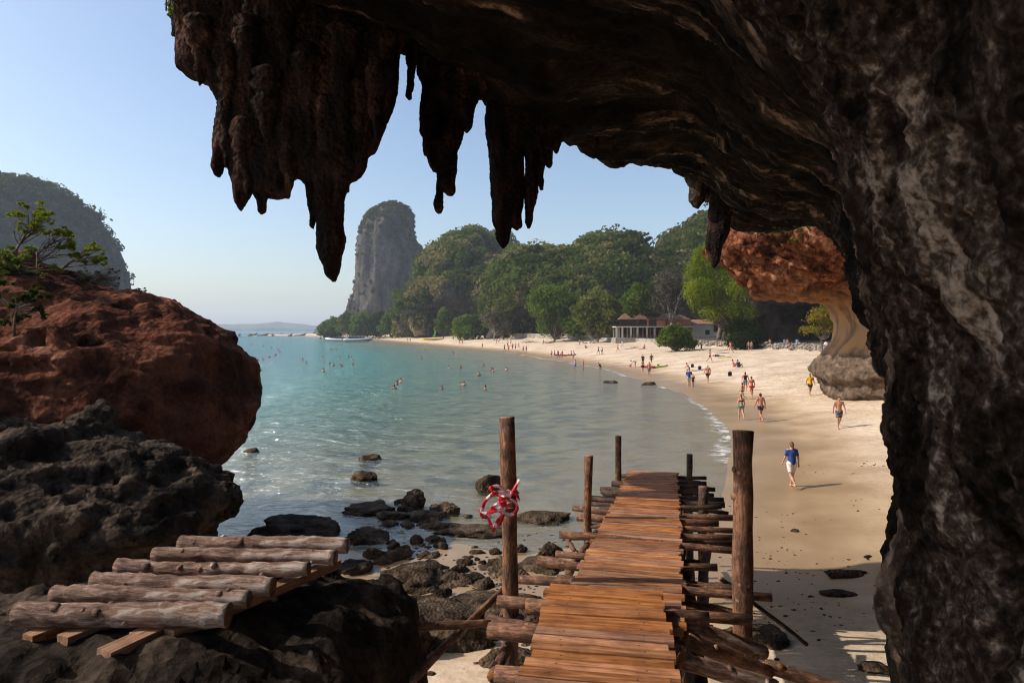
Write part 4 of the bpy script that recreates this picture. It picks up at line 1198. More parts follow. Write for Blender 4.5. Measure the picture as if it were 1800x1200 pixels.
def tree(name, px0, px1, py0, pyb, leaf, label, cat='tree', group=None, n=2600, size=None, lobes=9, seed=0, Y=None, base=None, under=0.28, trunk_m=None, bare=0, trunk_px=None, flat=1.0, lob=1.0):
    """tree whose crown fills the photo box px0..px1, py0..(pyb minus trunk), rooted where that column meets the ground"""
    rg = np.random.default_rng(seed + 500)
    pc = (px0 + px1) / 2
    if base is None:
        b = on_ground(trunk_px or pc, pyb, 30.0) if Y is None else None
        if b is None:
            x = ((trunk_px or pc) - CX) / FPX * Y
            b = np.array([x, Y, gz(x, Y)])
    else: b = np.asarray(base, float)
    Yd = b[1]
    s = Yd / FPX
    W = (px1 - px0) * s
    top = CAMZ + (HY - py0) * s
    H = top - b[2]
    cx = (pc - CX) * s
    root = empty(name, tuple(b - np.array([0, 0, 0.25])))
    tag(root, label, cat, group)
    cb = b[2] + H * under
    ch = top - cb
    cen, rad = [], []
    for i in range(lobes):
        a = rg.uniform(0, 2 * math.pi)
        rr = math.sqrt(rg.random()) * (0.62 + 0.28 * (1 - lob))
        zf = rg.uniform(0.2, 0.80)
        lim = 1 - 0.55 * max(0, zf - 0.45) / 0.55
        cen.append((cx + math.cos(a) * rr * W / 2 * lim, Yd + math.sin(a) * rr * W * 0.42 * lim, cb + zf * ch))
        q = rg.uniform(0.40, 0.60) * W / 2 * lob
        rad.append((q, q * 0.95, min(q * 0.8 * flat, ch * 0.34)))
    cen.append((cx, Yd, cb + ch * 0.70)); rad.append((W * 0.24, W * 0.24, ch * 0.30))
    cen, rad = np.array(cen), np.array(rad)
    size = size or max(0.09, 2.6 * s)
    g = Geo()
    tr = max(0.10, H * 0.022)
    fork = np.array([b[0] * 0.7 + cx * 0.3, Yd, b[2] + H * under * 0.9])
    limb(g, b - np.array([0, 0, 0.4]), fork, tr, tr * 0.75, rg, 9, 7, 0.05)
    for c, r in zip(cen, rad):
        e = limb(g, fork, c - np.array([0, 0, r[2] * 0.2]), tr * 0.5, tr * 0.12, rg, 6, 7, 0.08)
        for _ in range(3 + bare):
            d = rg.normal(size=3); d[2] = abs(d[2]) * 0.8; d /= np.linalg.norm(d)
            s_ = e[int(rg.integers(3, 7))]
            t_ = c + d * r * rg.uniform(0.7, 1.05)
            e2 = limb(g, s_, t_, tr * 0.16, tr * 0.04, rg, 4, 5, 0.1)
            for _ in range(bare):
                d2 = rg.normal(size=3); d2[2] = abs(d2[2])
                limb(g, e2[int(rg.integers(2, 5))], t_ + d2 * r * 0.28, tr * 0.07, tr * 0.025, rg, 3, 4, 0.1)
    inv = Matrix.Translation(-Vector(root.location))
    o = link('trunk', g.mesh('trunk'), trunk_m or TRUNKM, root); o.matrix_parent_inverse = inv
    if n:
        p, d, kx = crown_points(cen, rad, n, rg)
        lt = rg.uniform(-0.30, 0.30, size=len(cen))
        tint = np.clip(0.42 + lt[kx] + rg.normal(size=n) * 0.20 + 0.15 * fbm(p, 0.35, 2), 0, 1)
        V, Q, tt = quads_from(p, d, size, rg, tint)
        o = link('crown', mk_mesh('crown', V, Q, smooth=False, attrs={'tint': tt}), leaf, root); o.matrix_parent_inverse = inv
    return root

# ------------------------------------------------------------------ wooded hills and the rock tower
def Zb(l): return [(500 + a / 3.592, 330 + b / 3.592) for a, b in l]
def Zc(l): return [(900 + a / 3.592, 360 + b / 3.592) for a, b in l]
CLIFF = rock_mat('hill_limestone', [(0.40, (0.025, 0.024, 0.024)), (0.5, (0.075, 0.068, 0.062)), (0.58, (0.15, 0.12, 0.095)), (0.70, (0.30, 0.22, 0.155))], sc=0.05, streak=0.55, fine=0.12, bump=2.0)
SHADE = rock_mat('shaded_limestone', [(0.36, (0.012, 0.009, 0.007)), (0.5, (0.045, 0.032, 0.024)), (0.62, (0.12, 0.085, 0.062)), (0.74, (0.24, 0.18, 0.13))], sc=0.15, streak=0.3, fine=0.4, bump=0.6)  # dark tones put the shade of cave back and headland into the rock colour

def hill(name, poly, Y, R, T, h, noise, fine, label, cat, mat=CLIFF, tilt=0.25, wob=0.0):
    f, lo, hi = inflate(poly, Y, R, T, wob, 0.02, tilt=tilt)
    o, v, q = rock_from_field(name, f, lo - (h * 2, abs(tilt) * 60, h * 2), hi + (h * 2, abs(tilt) * 60, h * 2), h, mat, noise, fine)
    tag(o, label, cat, kind='structure')
    return o, v, q

def wood_on(name, v, q, count, r, nleaf, size, label, seed, rule, mat=FOREST, dryness=0.12, parent=None):
    """continuous wood over a hill: crowns on the faces that rule() lets through"""
    rg = np.random.default_rng(seed)
    a, b, c, d = (v[q[:, i]] for i in range(4))
    nn = np.cross(c - a, d - b); ar = np.linalg.norm(nn, axis=1); nn /= ar[:, None] + 1e-9
    ctr = (a + b + c + d) / 4
    w = ar * rule(ctr, nn)
    k = rg.choice(len(q), size=count, p=w / w.sum())
    ct = ctr[k] + nn[k] * r * 0.15 + np.array([0, 0, r * 0.3])
    rr = r * np.exp(rg.normal(size=count) * 0.32) * (1 + 0.35 * fbm(ct, 0.12 / r, 2))
    kind = np.clip(rg.normal(size=count) * 0.30 + 0.42 + 0.55 * fbm(ct, 0.35 / r, 2) + (rg.random(count) < dryness) * 0.5, 0, 1)
    idx = np.repeat(np.arange(count), nleaf)
    dv = rg.normal(size=(len(idx), 3)); dv[:, 2] += 0.45
    dv[:, 1] -= 0.25
    dv /= np.linalg.norm(dv, axis=1)[:, None]
    p = ct[idx] + dv * (rr[idx] * (1 - 0.35 * rg.random(len(idx)) ** 2))[:, None] * np.array([1, 1, 0.85])
    tint = np.clip(kind[idx] + rg.normal(size=len(idx)) * 0.10, 0, 1)
    V, Q, tt = quads_from(p, dv, size, rg, tint)
    o = link(name, mk_mesh(name, V, Q, smooth=False, attrs={'tint': tt}), mat, parent)
    tag(o, label, 'wood', kind='stuff')
    return o

TOWER = Zb([(440, 780), (455, 640), (460, 440), (484, 290), (522, 200), (560, 150), (640, 104), (700, 102), (770, 138), (800, 185), (806, 290), (842, 350), (876, 420), (885, 560), (850, 640), (800, 690), (790, 780), (790, 900), (400, 900), (412, 770), (430, 705), (462, 665)])
to, tv, tq = hill('rock_tower', TOWER, 640, 30, 34, 2.0, ((3.5, (0.05, 0.05, 0.012), 4, True), (2.2, (0.12, 0.12, 0.035), 3, False)), ((1.0, (0.25, 0.25, 0.09), 3, True),), 'tall rounded limestone tower rising behind the beach end', 'rock tower', tilt=0.0)
wood_on('tower_scrub', tv, tq, 750, 1.6, 45, 0.7, 'thin scrub clinging to the limestone tower', 31, lambda c, n: (n[:, 1] < 0.4) * (np.clip(n[:, 2] + 0.05, 0, 1) ** 1.2 + 0.9 * (c[:, 2] > 96) * (n[:, 2] > 0.0) + 0.10 * (fbm(c, 0.03, 3) > 0.08)), mat=LEAF_S, dryness=0.4)
HA = Zb([(730, 920), (755, 740), (800, 700), (850, 625), (868, 585), (880, 470), (920, 440), (960, 410), (1000, 385), (1045, 340), (1120, 325), (1190, 310), (1240, 325), (1275, 365), (1310, 410), (1420, 440), (1560, 430), (1700, 450), (1900, 470), (1950, 920)])
ho, hv, hq = hill('wooded_hill', HA, 400, 40, 60, 3.0, ((9.0, (0.025, 0.025, 0.03), 4, False), (6.0, (0.06, 0.06, 0.04), 3, True)), (), 'steep hill with dry woods and bare cliff above the beach', 'hill', tilt=0.35)
wood_on('hill_woods', hv, hq, 1500, 3.8, 76, 1.05, 'dry brown and green woods covering the steep hill', 32, lambda c, n: (n[:, 1] < 0.35) * (c[:, 2] > 1.5) * (0.15 + np.clip(n[:, 2] + 0.3, 0, 1)) * np.where(fbm(c, (0.03, 0.03, 0.02), 3) < -0.22, 0.06, 1.0), dryness=0.30)
HA2 = [(850, 440), (862, 420), (880, 412), (900, 425), (915, 440), (930, 600), (840, 600)]
h2, h2v, h2q = hill('wooded_hill', HA2, 620, 14, 20, 3.0, ((3.0, (0.04, 0.04, 0.03), 3, False),), (), 'small blue-green hilltop showing between two wooded hills', 'hill', tilt=0.0)
wood_on('hill_woods', h2v, h2q, 300, 4.2, 60, 1.2, 'hazy woods on the small hilltop behind', 37, lambda c, n: (n[:, 1] < 0.3) * 1.0, dryness=0.05)
HB = Zc([(a, b + (38 if b < 700 else 0)) for a, b in [(-150, 840), (-100, 420), (0, 345), (60, 285), (120, 275), (180, 300), (300, 300), (340, 290), (440, 300), (480, 270), (560, 245), (640, 225), (720, 205), (780, 230), (800, 290), (840, 335), (900, 345), (960, 330), (1020, 330), (1050, 265), (1090, 195), (1140, 175), (1180, 205), (1230, 140), (1270, 80), (1400, 20), (2300, -100), (2300, 840)]])
hb, hbv, hbq = hill('wooded_hill', HB, 285, 34, 50, 2.5, ((7.0, (0.03, 0.03, 0.04), 4, False), (4.5, (0.08, 0.08, 0.05), 3, True)), (), 'wooded hill with dark evergreen slopes behind the pavilion', 'hill', tilt=0.45)
wood_on('hill_woods', hbv, hbq, 1900, 3.6, 88, 0.95, 'dense dark green woods behind the pavilion', 33, lambda c, n: (n[:, 1] < 0.35) * (c[:, 2] > 3) * (c[:, 0] < 115) * (0.3 + np.clip(n[:, 2] + 0.4, 0, 1)), mat=FOREST_D, dryness=0.12)
# bare cliff foot at the water side of the first hill
CL = Zb([(790, 840), (815, 800), (860, 790), (905, 800), (930, 850), (925, 935), (850, 935), (820, 900)])
f, lo, hi = inflate(CL, 372, 4, 20, 1.5, 0.05, tilt=0.3)
o, clv, clq = rock_from_field('pale_cliff', f, lo - 3, hi + 3, 1.0, rock_mat('pale_cliff_limestone', [(0.40, (0.10, 0.075, 0.06)), (0.5, (0.26, 0.20, 0.16)), (0.64, (0.44, 0.35, 0.28))], sc=0.1, streak=0.7, fine=0.3, bump=0.8), ((1.6, (0.16, 0.16, 0.04), 4, True), (0.8, (0.5, 0.5, 0.2), 3, True)), ())
tag(o, 'pale streaked cliff foot between trees at the back of the beach', 'cliff')
wood_on('cliff_scrub', clv, clq, 160, 2.4, 80, 0.8, 'scrub hanging over the pale cliff foot', 39, lambda c, n: (n[:, 1] < 0.3) * (n[:, 2] > 0.15) * (c[:, 2] > 6), dryness=0.3)
# headland across the bay
HD = [(-400, 345), (-120, 322), (0, 322), (60, 328), (100, 342), (138, 370), (163, 398), (178, 432), (190, 470), (197, 500), (199, 530), (196, 610), (-400, 610)]
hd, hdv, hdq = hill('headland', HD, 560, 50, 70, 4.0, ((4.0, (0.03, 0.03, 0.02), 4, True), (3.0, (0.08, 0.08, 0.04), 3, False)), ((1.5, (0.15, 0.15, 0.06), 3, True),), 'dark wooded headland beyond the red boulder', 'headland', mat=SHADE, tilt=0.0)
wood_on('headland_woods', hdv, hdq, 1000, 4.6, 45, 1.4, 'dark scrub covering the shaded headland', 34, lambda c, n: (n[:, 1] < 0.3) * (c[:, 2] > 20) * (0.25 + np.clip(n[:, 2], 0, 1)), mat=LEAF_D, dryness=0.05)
# cave back wall behind the yellow-green tree
CB = [(1275, 640), (1285, 560), (1300, 500), (1335, 440), (1400, 390), (1750, 300), (1750, 640)]
f, lo, hi = inflate(CB, 135, 9, 11, 1.5, 0.05)
def cbf(X, Y, Z):
    F = f(X, Y, Z)
    zc = 2.5; cxx = (1400 - CX) / FPX * 128
    cav = 1 - np.sqrt(((X - cxx) / 15) ** 2 + ((Y - 122) / 9) ** 2 + ((Z - zc) / 9.0) ** 2)
    return np.minimum(F, -cav * 8)
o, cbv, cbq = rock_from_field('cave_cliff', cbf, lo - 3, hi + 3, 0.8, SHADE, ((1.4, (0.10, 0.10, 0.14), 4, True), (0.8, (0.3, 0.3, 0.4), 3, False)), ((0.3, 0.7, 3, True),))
tag(o, 'dark undercut cliff with a shallow cave behind the bright tree', 'cliff', kind='structure')
wood_on('cliff_woods', cbv, cbq, 320, 2.0, 90, 0.45, 'bright green growth on top of the undercut cliff', 38, lambda c, n: (n[:, 2] > 0.35) * (c[:, 2] > 12), mat=LEAF_A, dryness=0.05)
# far islands on the horizon
k = NT('far_island_green')
FARM = k.surf(k.pbr(k.ramp(k.noise(k.pos(), 0.01, 4), [(0.3, (0.03, 0.05, 0.03)), (0.7, (0.09, 0.09, 0.06))]), 0.9))
for n_, (pl, Yf, lab) in enumerate([([(330, 590), (340, 576), (365, 570), (400, 571), (425, 568), (450, 570), (490, 566), (520, 568), (548, 571), (575, 575), (640, 578), (650, 590)], 3600, 'long low island on the horizon seen through haze'),
                                    ([(520, 590), (540, 578), (580, 572), (640, 570), (700, 576), (720, 590)], 4300, 'fainter low island partly behind the tree-covered beach end')]):
    f, lo, hi = inflate(pl, Yf, 60, 160, 0, 1)
    o, _, _ = rock_from_field('island', f, lo - 20, hi + 20, 12.0, FARM, ((9, (0.008, 0.008, 0.012), 3, False),), ())
    tag(o, lab, 'island')

# ------------------------------------------------------------------ trees one can tell apart
GB = 'trees along the back of the beach'
tree('broadleaf_tree', 908, 1042, 500, 601, LEAF_A, 'wide round green tree behind the grey retaining wall', group=GB, n=12000, lobes=30, seed=1, under=0.05, lob=0.65)
tree('broadleaf_tree', 1003, 1100, 506, 602, LEAF_O, 'olive green spreading tree directly beside the open pavilion', group=GB, n=10000, lobes=26, seed=2, under=0.05, lob=0.65)
tree('broadleaf_tree', 1088, 1155, 497, 597, LEAF_A, 'bright green tree rising behind the pavilion roofs', group=GB, n=5000, lobes=9, seed=3, under=0.3, Y=178)
tree('dry_tree', 1140, 1222, 472, 597, LEAF_G, 'grey half-bare tree behind the pavilion, next to the yellow-green tree', group=GB, n=3800, lobes=11, seed=4, under=0.25, bare=3, trunk_m=TRUNKP, Y=172)
tree('feathery_tree', 1192, 1345, 405, 602, LEAF_Y, 'large yellow-green feathery tree in front of the undercut cliff', group=GB, n=34000, lobes=52, seed=5, under=0.06, trunk_px=1325, size=0.19, lob=0.55)
tree('feathery_tree', 1225, 1300, 385, 598, LEAF_Y, 'tall green tree against the sky behind the feathery tree', group=GB, n=9000, lobes=10, seed=25, under=0.3, Y=150, size=0.3)
tree('beach_shrub', 1150, 1228, 569, 603, LEAF_A, 'leaning green shrub on the sand before the pavilion', cat='shrub', group=GB, n=4500, lobes=30, seed=6, under=0.0, Y=124, lob=0.55)
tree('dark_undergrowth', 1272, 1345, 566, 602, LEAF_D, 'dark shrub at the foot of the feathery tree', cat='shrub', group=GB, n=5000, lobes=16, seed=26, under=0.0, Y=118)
tree('almond_tree', 1398, 1490, 537, 601, LEAF_R, 'small almond tree with yellow and orange leaves by the cave', group=GB, n=2600, lobes=9, seed=7, under=0.35, Y=92, size=0.17, flat=0.5)
tree('broadleaf_tree', 856, 914, 518, 597, LEAF_O, 'upright grey-green tree at the end of the retaining wall', group=GB, n=4200, lobes=8, seed=8, under=0.12)
tree('dry_tree', 838, 900, 545, 598, LEAF_G, 'low grey bare-branched tree over the sand beside the cliff foot', group=GB, n=900, lobes=8, seed=9, under=0.2, bare=4, trunk_m=TRUNKP)
tree('broadleaf_tree', 790, 850, 552, 597, LEAF_A, 'bushy green tree beside the pale cliff foot', group=GB, n=4000, lobes=8, seed=10, under=0.06)
tree('broadleaf_tree', 760, 800, 540, 594, LEAF_A, 'narrow green tree just before the pale cliff foot', group=GB, n=2800, lobes=6, seed=11, under=0.06)
for n_, (a_, b_, t_, lab) in enumerate([(566, 606, 556, 'outermost tree at the sandy point'), (596, 634, 550, 'second tree in from the sandy point'), (622, 655, 546, 'third tree in from the sandy point'), (646, 686, 549, 'dark rounded tree midway along the point'),
                                        (672, 706, 543, 'bright rounded tree below the rock tower'), (690, 724, 552, 'olive tree between the rock tower and hill'), (712, 748, 548, 'tree at the foot of the steep hill')]):
    tree('point_tree', a_ - 8, b_ + 8, t_, 586 + n_ * 0.8, [LEAF_A, LEAF_O, LEAF_A, LEAF_D, LEAF_A, LEAF_O, LEAF_A][n_], lab, group='trees on the sandy point', n=3600, lobes=14, seed=40 + n_, under=0.0, Y=470 - n_ * 16)
for n_, (a_, b_, t_, bs, lab) in enumerate([(1048, 1092, 400, 445, 'bare grey tree on the ridge above the retaining wall tree'), (1105, 1142, 408, 450, 'bare spreading tree on the ridge crest, between the other two bare trees'), (1148, 1184, 416, 455, 'bare tree in the dip of the ridge')]):
    Yr = 286
    tree('bare_tree', a_, b_, t_, 0, LEAF_G, lab, group='bare trees on the ridge', n=350, lobes=9, seed=60 + n_, under=0.35, bare=4, trunk_m=TRUNKP, base=P((a_ + b_) / 2, bs, Yr), size=0.3)
# trees and scrub on top of the red boulder
def small_tree(name, path, blobs, Y, leaf, label, n, size, seed, cat='tree', r0=0.05, twig=3):
    rg = np.random.default_rng(seed)
    pp = [P(a, b, Y) for a, b in path]
    root = empty(name, tuple(pp[0])); tag(root, label, cat, 'plants on the red boulder')
    inv = Matrix.Translation(-Vector(root.location))
    g = Geo()
    t = np.linspace(0, len(pp) - 1, 10)
    c = np.stack([np.interp(t, np.arange(len(pp)), np.array(pp)[:, i]) for i in range(3)], 1)
    c[0, 2] -= 0.4
    g.tube(c, np.linspace(r0, r0 * 0.4, 10), 7, wob=0.06, seed=seed)
    cen, rad = [], []
    blobs = [(bx + rg.normal() * br * 0.75, by + rg.normal() * br * 0.60, br * rg.uniform(0.22, 0.50)) for bx, by, br in blobs for _ in range(7)]
    n = int(n * 1.1); size = size * 0.68
    for bx, by, br in blobs:
        q = P(bx, by, Y + rg.normal() * 0.25); cen.append(q); rr = br * Y / FPX
        rad.append((rr, rr * 0.9, rr * 0.6))
        for _ in range(max(1, twig // 3)):
            limb(g, c[int(rg.integers(4, 10))], q + rg.normal(size=3) * rr * 0.5, r0 * 0.3, r0 * 0.1, rg, 4, 5, 0.08)
    o = link('trunk', g.mesh('trunk'), TRUNKM, root); o.matrix_parent_inverse = inv
    p, d, kx = crown_points(cen, rad, n, rg, 0.4)
    V, Q, tt = quads_from(p, d, size, rg, np.clip(0.5 + rg.normal(size=n) * 0.25, 0, 1))
    o = link('crown', mk_mesh('crown', V, Q, smooth=False, attrs={'tint': tt}), leaf, root); o.matrix_parent_inverse = inv
small_tree('cliff_tree', [(20, 480), (28, 440), (45, 412), (55, 400)], [(32, 372, 16), (55, 380, 20), (75, 376, 16), (88, 384, 10), (70, 402, 18), (45, 395, 12)], 19.5, LEAF_Y, 'thin tree with flat tufts, tallest on the red boulder', 1500, 0.06, 71)
small_tree('cliff_tree', [(78, 500), (66, 470), (66, 445), (95, 425)], [(108, 405, 14), (112, 425, 20), (130, 438, 14), (120, 412, 10)], 19.8, LEAF_Y, 'forked small tree in the middle of the red boulder top', 1400, 0.06, 72)
small_tree('cliff_tree', [(92, 495), (105, 475), (125, 460), (145, 456)], [(150, 445, 14), (165, 448, 16), (178, 456, 10), (160, 436, 8)], 20.2, LEAF_Y, 'leaning small tree reaching out towards the sea', 1200, 0.06, 73)
small_tree('cliff_shrub', [(150, 510), (155, 495), (165, 485)], [(140, 488, 16), (165, 490, 20), (190, 492, 12), (205, 488, 5), (210, 505, 5), (150, 478, 9)], 20.3, LEAF_G, 'dry leafless shrub on the crest of the red boulder', 500, 0.05, 74, 'shrub', 0.03, 12)
small_tree('cliff_shrub', [(20, 500), (22, 480), (25, 470)], [(10, 455, 22), (35, 445, 20), (55, 462, 18), (5, 480, 18), (80, 470, 14)], 18.6, LEAF_A, 'dense green shrub at the foot of the thin tree', 1700, 0.06, 75, 'shrub', 0.03)
small_tree('cliff_shrub', [(25, 570), (28, 548), (30, 540)], [(20, 540, 26), (50, 530, 22), (65, 515, 14), (10, 510, 18), (75, 545, 10)], 16.2, LEAF_D, 'dark leafy bush on the shaded flank of the red boulder', 1500, 0.06, 76, 'shrub', 0.03)
small_tree('cliff_shrub', [(243, 522), (244, 516), (246, 512)], [(238, 510, 5), (250, 512, 5), (256, 516, 4), (244, 508, 4)], 20.0, LEAF_D, 'tiny succulent plant alone on the boulder edge', 150, 0.045, 77, 'shrub', 0.02, 6)
small_tree('hanging_plant', [(292, -20), (298, -8), (300, 0)], [(296, 6, 6), (301, 18, 5), (297, 26, 3)], 12.2, LEAF_A, 'small leafy sprig on the corner of the cave roof', 120, 0.05, 78, 'plant', 0.015, 4)
small_tree('ledge_plant', [(1330, 412), (1333, 405), (1335, 400)], [(1325, 402, 9), (1345, 398, 8), (1362, 408, 7), (1400, 408, 12), (1420, 402, 9)], 43.5, LEAF_A, 'green plants growing on the orange rock ledge', 900, 0.12, 79, 'plant', 0.05, 4)

# ------------------------------------------------------------------ the open pavilion
WHITE = plain('white_paint', (0.50, 0.46, 0.40), 0.6, 0.06, 2.0)
TILE = wood_mat('brown_roof_tile', (0.16, 0.08, 0.05), (0.27, 0.15, 0.095), (0.36, 0.22, 0.15), rough=0.85)
BRICK = plain('red_brick', (0.34, 0.13, 0.07), 0.85, 0.25, 3.0)
DARKW = plain('dark_wood', (0.05, 0.035, 0.025), 0.7, 0.3, 3.0)
CREAM = plain('cream_plaster', (0.52, 0.45, 0.33), 0.85, 0.12, 0.6)
bp = on_ground(1120, 598, 60.0)
BY = max(bp[1], 138.0)
BS = BY / FPX
BZ = CAMZ + (HY - 597.5) * BS
pav = empty('beach_pavilion', ((1150 - CX) * BS, BY, BZ)); tag(pav, 'two-storey open pavilion with white columns and brown hipped roofs', 'pavilion')
INVP = Matrix.Translation(-Vector(pav.location))
def bx(zx): return (1050 + zx / 6 - CX) * BS
def bz(zy): return CAMZ + (HY - (540 + zy / 6)) * BS
def part(name, g, mat, parent=pav, smooth=False):
    o = link(name, g.mesh(name, smooth), mat, parent)
    o.matrix_parent_inverse = INVP if parent is pav else Matrix()
    return o
def bbox(x0, x1, y0, y1, z0, z1): return Geo().box(((x0 + x1) / 2, (y0 + y1) / 2, (z0 + z1) / 2), (x1 - x0, y1 - y0, z1 - z0))
CONC = rock_mat('grey_masonry', [(0.36, (0.16, 0.14, 0.12)), (0.5, (0.27, 0.245, 0.21)), (0.66, (0.38, 0.345, 0.31))], sc=0.4, fine=1.2, bump=0.08)
part('foundation', bbox(bx(190), bx(1020), BY - 0.4, BY + 9, BZ - 2.5, bz(322)), CONC)
for zx in (205, 265, 355, 425, 525, 605):
    part('column', bbox(bx(zx - 9), bx(zx + 9), BY, BY + 0.35, bz(322) - 0.002, bz(212)), WHITE)
    part('column', bbox(bx(zx - 7) + 0.1, bx(zx + 7) + 0.1, BY + 6, BY + 6.3, bz(322) - 0.002, bz(212)), WHITE)
part('floor_slab', bbox(bx(190), bx(1010), BY - 0.6, BY + 9, bz(212) + 0.002, bz(200)), WHITE)
part('back_wall', bbox(bx(195), bx(1005), BY + 8.6, BY + 8.9, bz(322), bz(205)), DARKW)
part('back_wall', bbox(bx(195), bx(1005), BY + 8.6, BY + 8.9, bz(198), bz(122)), DARKW)
part('brick_panel', bbox(bx(625), bx(715), BY - 0.1, BY + 0.2, bz(199), bz(135)), BRICK)
part('brick_panel', bbox(bx(525), bx(540), BY - 0.1, BY + 0.2, bz(199), bz(122)), BRICK)
part('brick_panel', bbox(bx(715), bx(1000), BY + 1.2, BY + 1.5, bz(199), bz(125)), BRICK)
for zx in (240, 330, 420, 618):
    part('upper_post', bbox(bx(zx - 4), bx(zx + 4), BY, BY + 0.15, bz(199), bz(122)), DARKW)
for a_, b_ in ((240, 522), (545, 622)):
    rail = part('railing', bbox(bx(a_), bx(b_), BY - 0.12, BY - 0.04, bz(172), bz(168)), DARKW)
    g = Geo()
    for zx in np.arange(a_ + 4, b_ - 2, 9): g.box((bx(zx), BY - 0.08, (bz(199) + bz(172)) / 2), (0.05, 0.05, bz(172) - bz(199) - 0.004))
    o = part('baluster', g, DARKW, rail); o['kind'] = 'stuff'
g = Geo()
for zx in np.arange(275, 690, 14): g.box((bx(zx), BY - 0.3, bz(308)), (0.07, 0.06, 0.5))
part('lower_railing', g.box(((bx(270) + bx(690)) / 2, BY - 0.3, bz(297)), (bx(690) - bx(270), 0.08, 0.10)), BRICK)
for x0, x1, zt, yo in ((230, 372, 65, 0), (330, 505, 50, 1.5), (395, 545, 57, 0.2), (500, 680, 78, 2.5), (640, 860, 64, 0.6), (800, 1010, 76, 1.8)):
    X0, X1, zE, zA = bx(x0), bx(x1), bz(124), bz(zt)
    D = (X1 - X0) * 1.0
    yc = BY + yo + D * 0.42
    g = Geo()
    steps = 5                        # courses of tile, each lapping the one below
    for st in range(steps):
        f0, f1 = st / steps, (st + 1) / steps
        def ring(f, dz): return np.array([[X0 + (X1 - X0) * 0.44 * f, yc - D * 0.5 * (1 - f * 0.98), zE + (zA - zE) * f ** 1.12 + dz], [X1 - (X1 - X0) * 0.44 * f, yc - D * 0.5 * (1 - f * 0.98), zE + (zA - zE) * f ** 1.12 + dz],
                                          [X1 - (X1 - X0) * 0.44 * f, yc + D * 0.5 * (1 - f * 0.98), zE + (zA - zE) * f ** 1.12 + dz], [X0 + (X1 - X0) * 0.44 * f, yc + D * 0.5 * (1 - f * 0.98), zE + (zA - zE) * f ** 1.12 + dz]])
        lo_, hi_ = ring(f0, 0.05), ring(f1, 0.0)
        un_ = ring(f0, -0.05)
        g.add(np.concatenate([un_, lo_, hi_]), [[0, 1, 5, 4], [1, 2, 6, 5], [2, 3, 7, 6], [3, 0, 4, 7], [4, 5, 9, 8], [5, 6, 10, 9], [6, 7, 11, 10], [7, 4, 8, 11], [3, 2, 1, 0], [8, 9, 10, 11]])
    part('hipped_roof', g, TILE)
# plain house beside it, half behind the tree
HSX, HSY = 0, BY + 2
house = empty('beach_house', (bx(1130), HSY, BZ)); tag(house, 'cream plastered house with one dark window beside the pavilion', 'house')
INVH = Matrix.Translation(-Vector(house.location))
def hpart(name, g, mat):
    o = link(name, g.mesh(name, False), mat, house); o.matrix_parent_inverse = INVH; return o
w_ = Geo()
x0, x1, z0, z1, wa, wb, wz0, wz1 = bx(1018), bx(1250), BZ - 2.5, bz(175), bx(1162), bx(1210), bz(290), bz(238)
for (a_, b_, c_, d_) in ((x0, wa, z0, z1), (wb, x1, z0, z1), (wa, wb, z0, wz0), (wa, wb, wz1, z1)):
    w_.box(((a_ + b_) / 2, HSY + 0.12, (c_ + d_) / 2), (b_ - a_, 0.25, d_ - c_))
w_.box((x0 + 0.12, HSY + 3, (z0 + z1) / 2), (0.24, 5.5, z1 - z0)); w_.box((x1 - 0.12, HSY + 3, (z0 + z1) / 2), (0.24, 5.5, z1 - z0))
hpart('wall', w_, CREAM)
hpart('window', bbox(wa, wb, HSY + 0.14, HSY + 0.2, wz0, wz1), DARKW)
hpart('roof', Geo().add(np.array([[x0 - .3, HSY - .5, z1 + .01], [x1 + .3, HSY - .5, z1 + .01], [x1 + .3, HSY + 6.2, z1 + .01], [x0 - .3, HSY + 6.2, z1 + .01], [x0 + 1, HSY + 2.9, z1 + 1.2], [x1 - 1, HSY + 2.9, z1 + 1.2]]),
                        [[0, 1, 5, 4], [2, 3, 4, 5], [3, 2, 1, 0]], [[1, 2, 5], [3, 0, 4]]), TILE)

# ------------------------------------------------------------------ walls at the back of the beach
def offset_line(px_list, d_target, y0):
    out = []
    for px in px_list:
        ys_ = np.arange(y0, 520, 0.5)
        dd = shore_d((px - CX) / FPX * ys_, ys_)
        k_ = np.argmax(dd > d_target)
        out.append(((px - CX) / FPX * ys_[k_], ys_[k_]))
    return np.array(out)
STONE = rock_mat('rubble_stone', [(0.36, (0.12, 0.10, 0.085)), (0.5, (0.26, 0.23, 0.20)), (0.66, (0.42, 0.38, 0.33))], sc=0.6, fine=2.0, bump=0.1)
rgw = np.random.default_rng(77)
g = Geo()
ln = offset_line(np.linspace(1225, 1480, 60), 30.5, 70)
for a_, b_ in zip(ln[:-1], ln[1:]):
    L = np.hypot(*(b_ - a_))
    for _ in range(max(4, int(L * 9))):
        t = rgw.random(); h_ = rgw.random()
        c = a_ + (b_ - a_) * t + np.array([0, 1.0]) * (h_ * 1.5) + rgw.normal(size=2) * 0.12
        s_ = rgw.uniform(0.13, 0.27)
        v = ICO2_V * (1 + 0.35 * fbm(ICO2_V, 1.4, 2, off=rgw.uniform(0, 99)))[:, None] * s_ * np.array([1.15, 0.9, 0.75])
        g.add(v @ rotz(rgw.uniform(0, 6)).T + np.array([c[0], c[1], max(gz(c[0], c[1]), gz(a_[0], a_[1]) + h_ * 1.15)]), None, ICO2_F)
o = link('rubble_wall', g.mesh('rubble_wall'), STONE); tag(o, 'low sloping wall of loose grey rubble stones above the sand', 'stone wall', kind='stuff')
ln = offset_line(np.linspace(880, 1225, 26), 31.2, 110)
g = Geo()
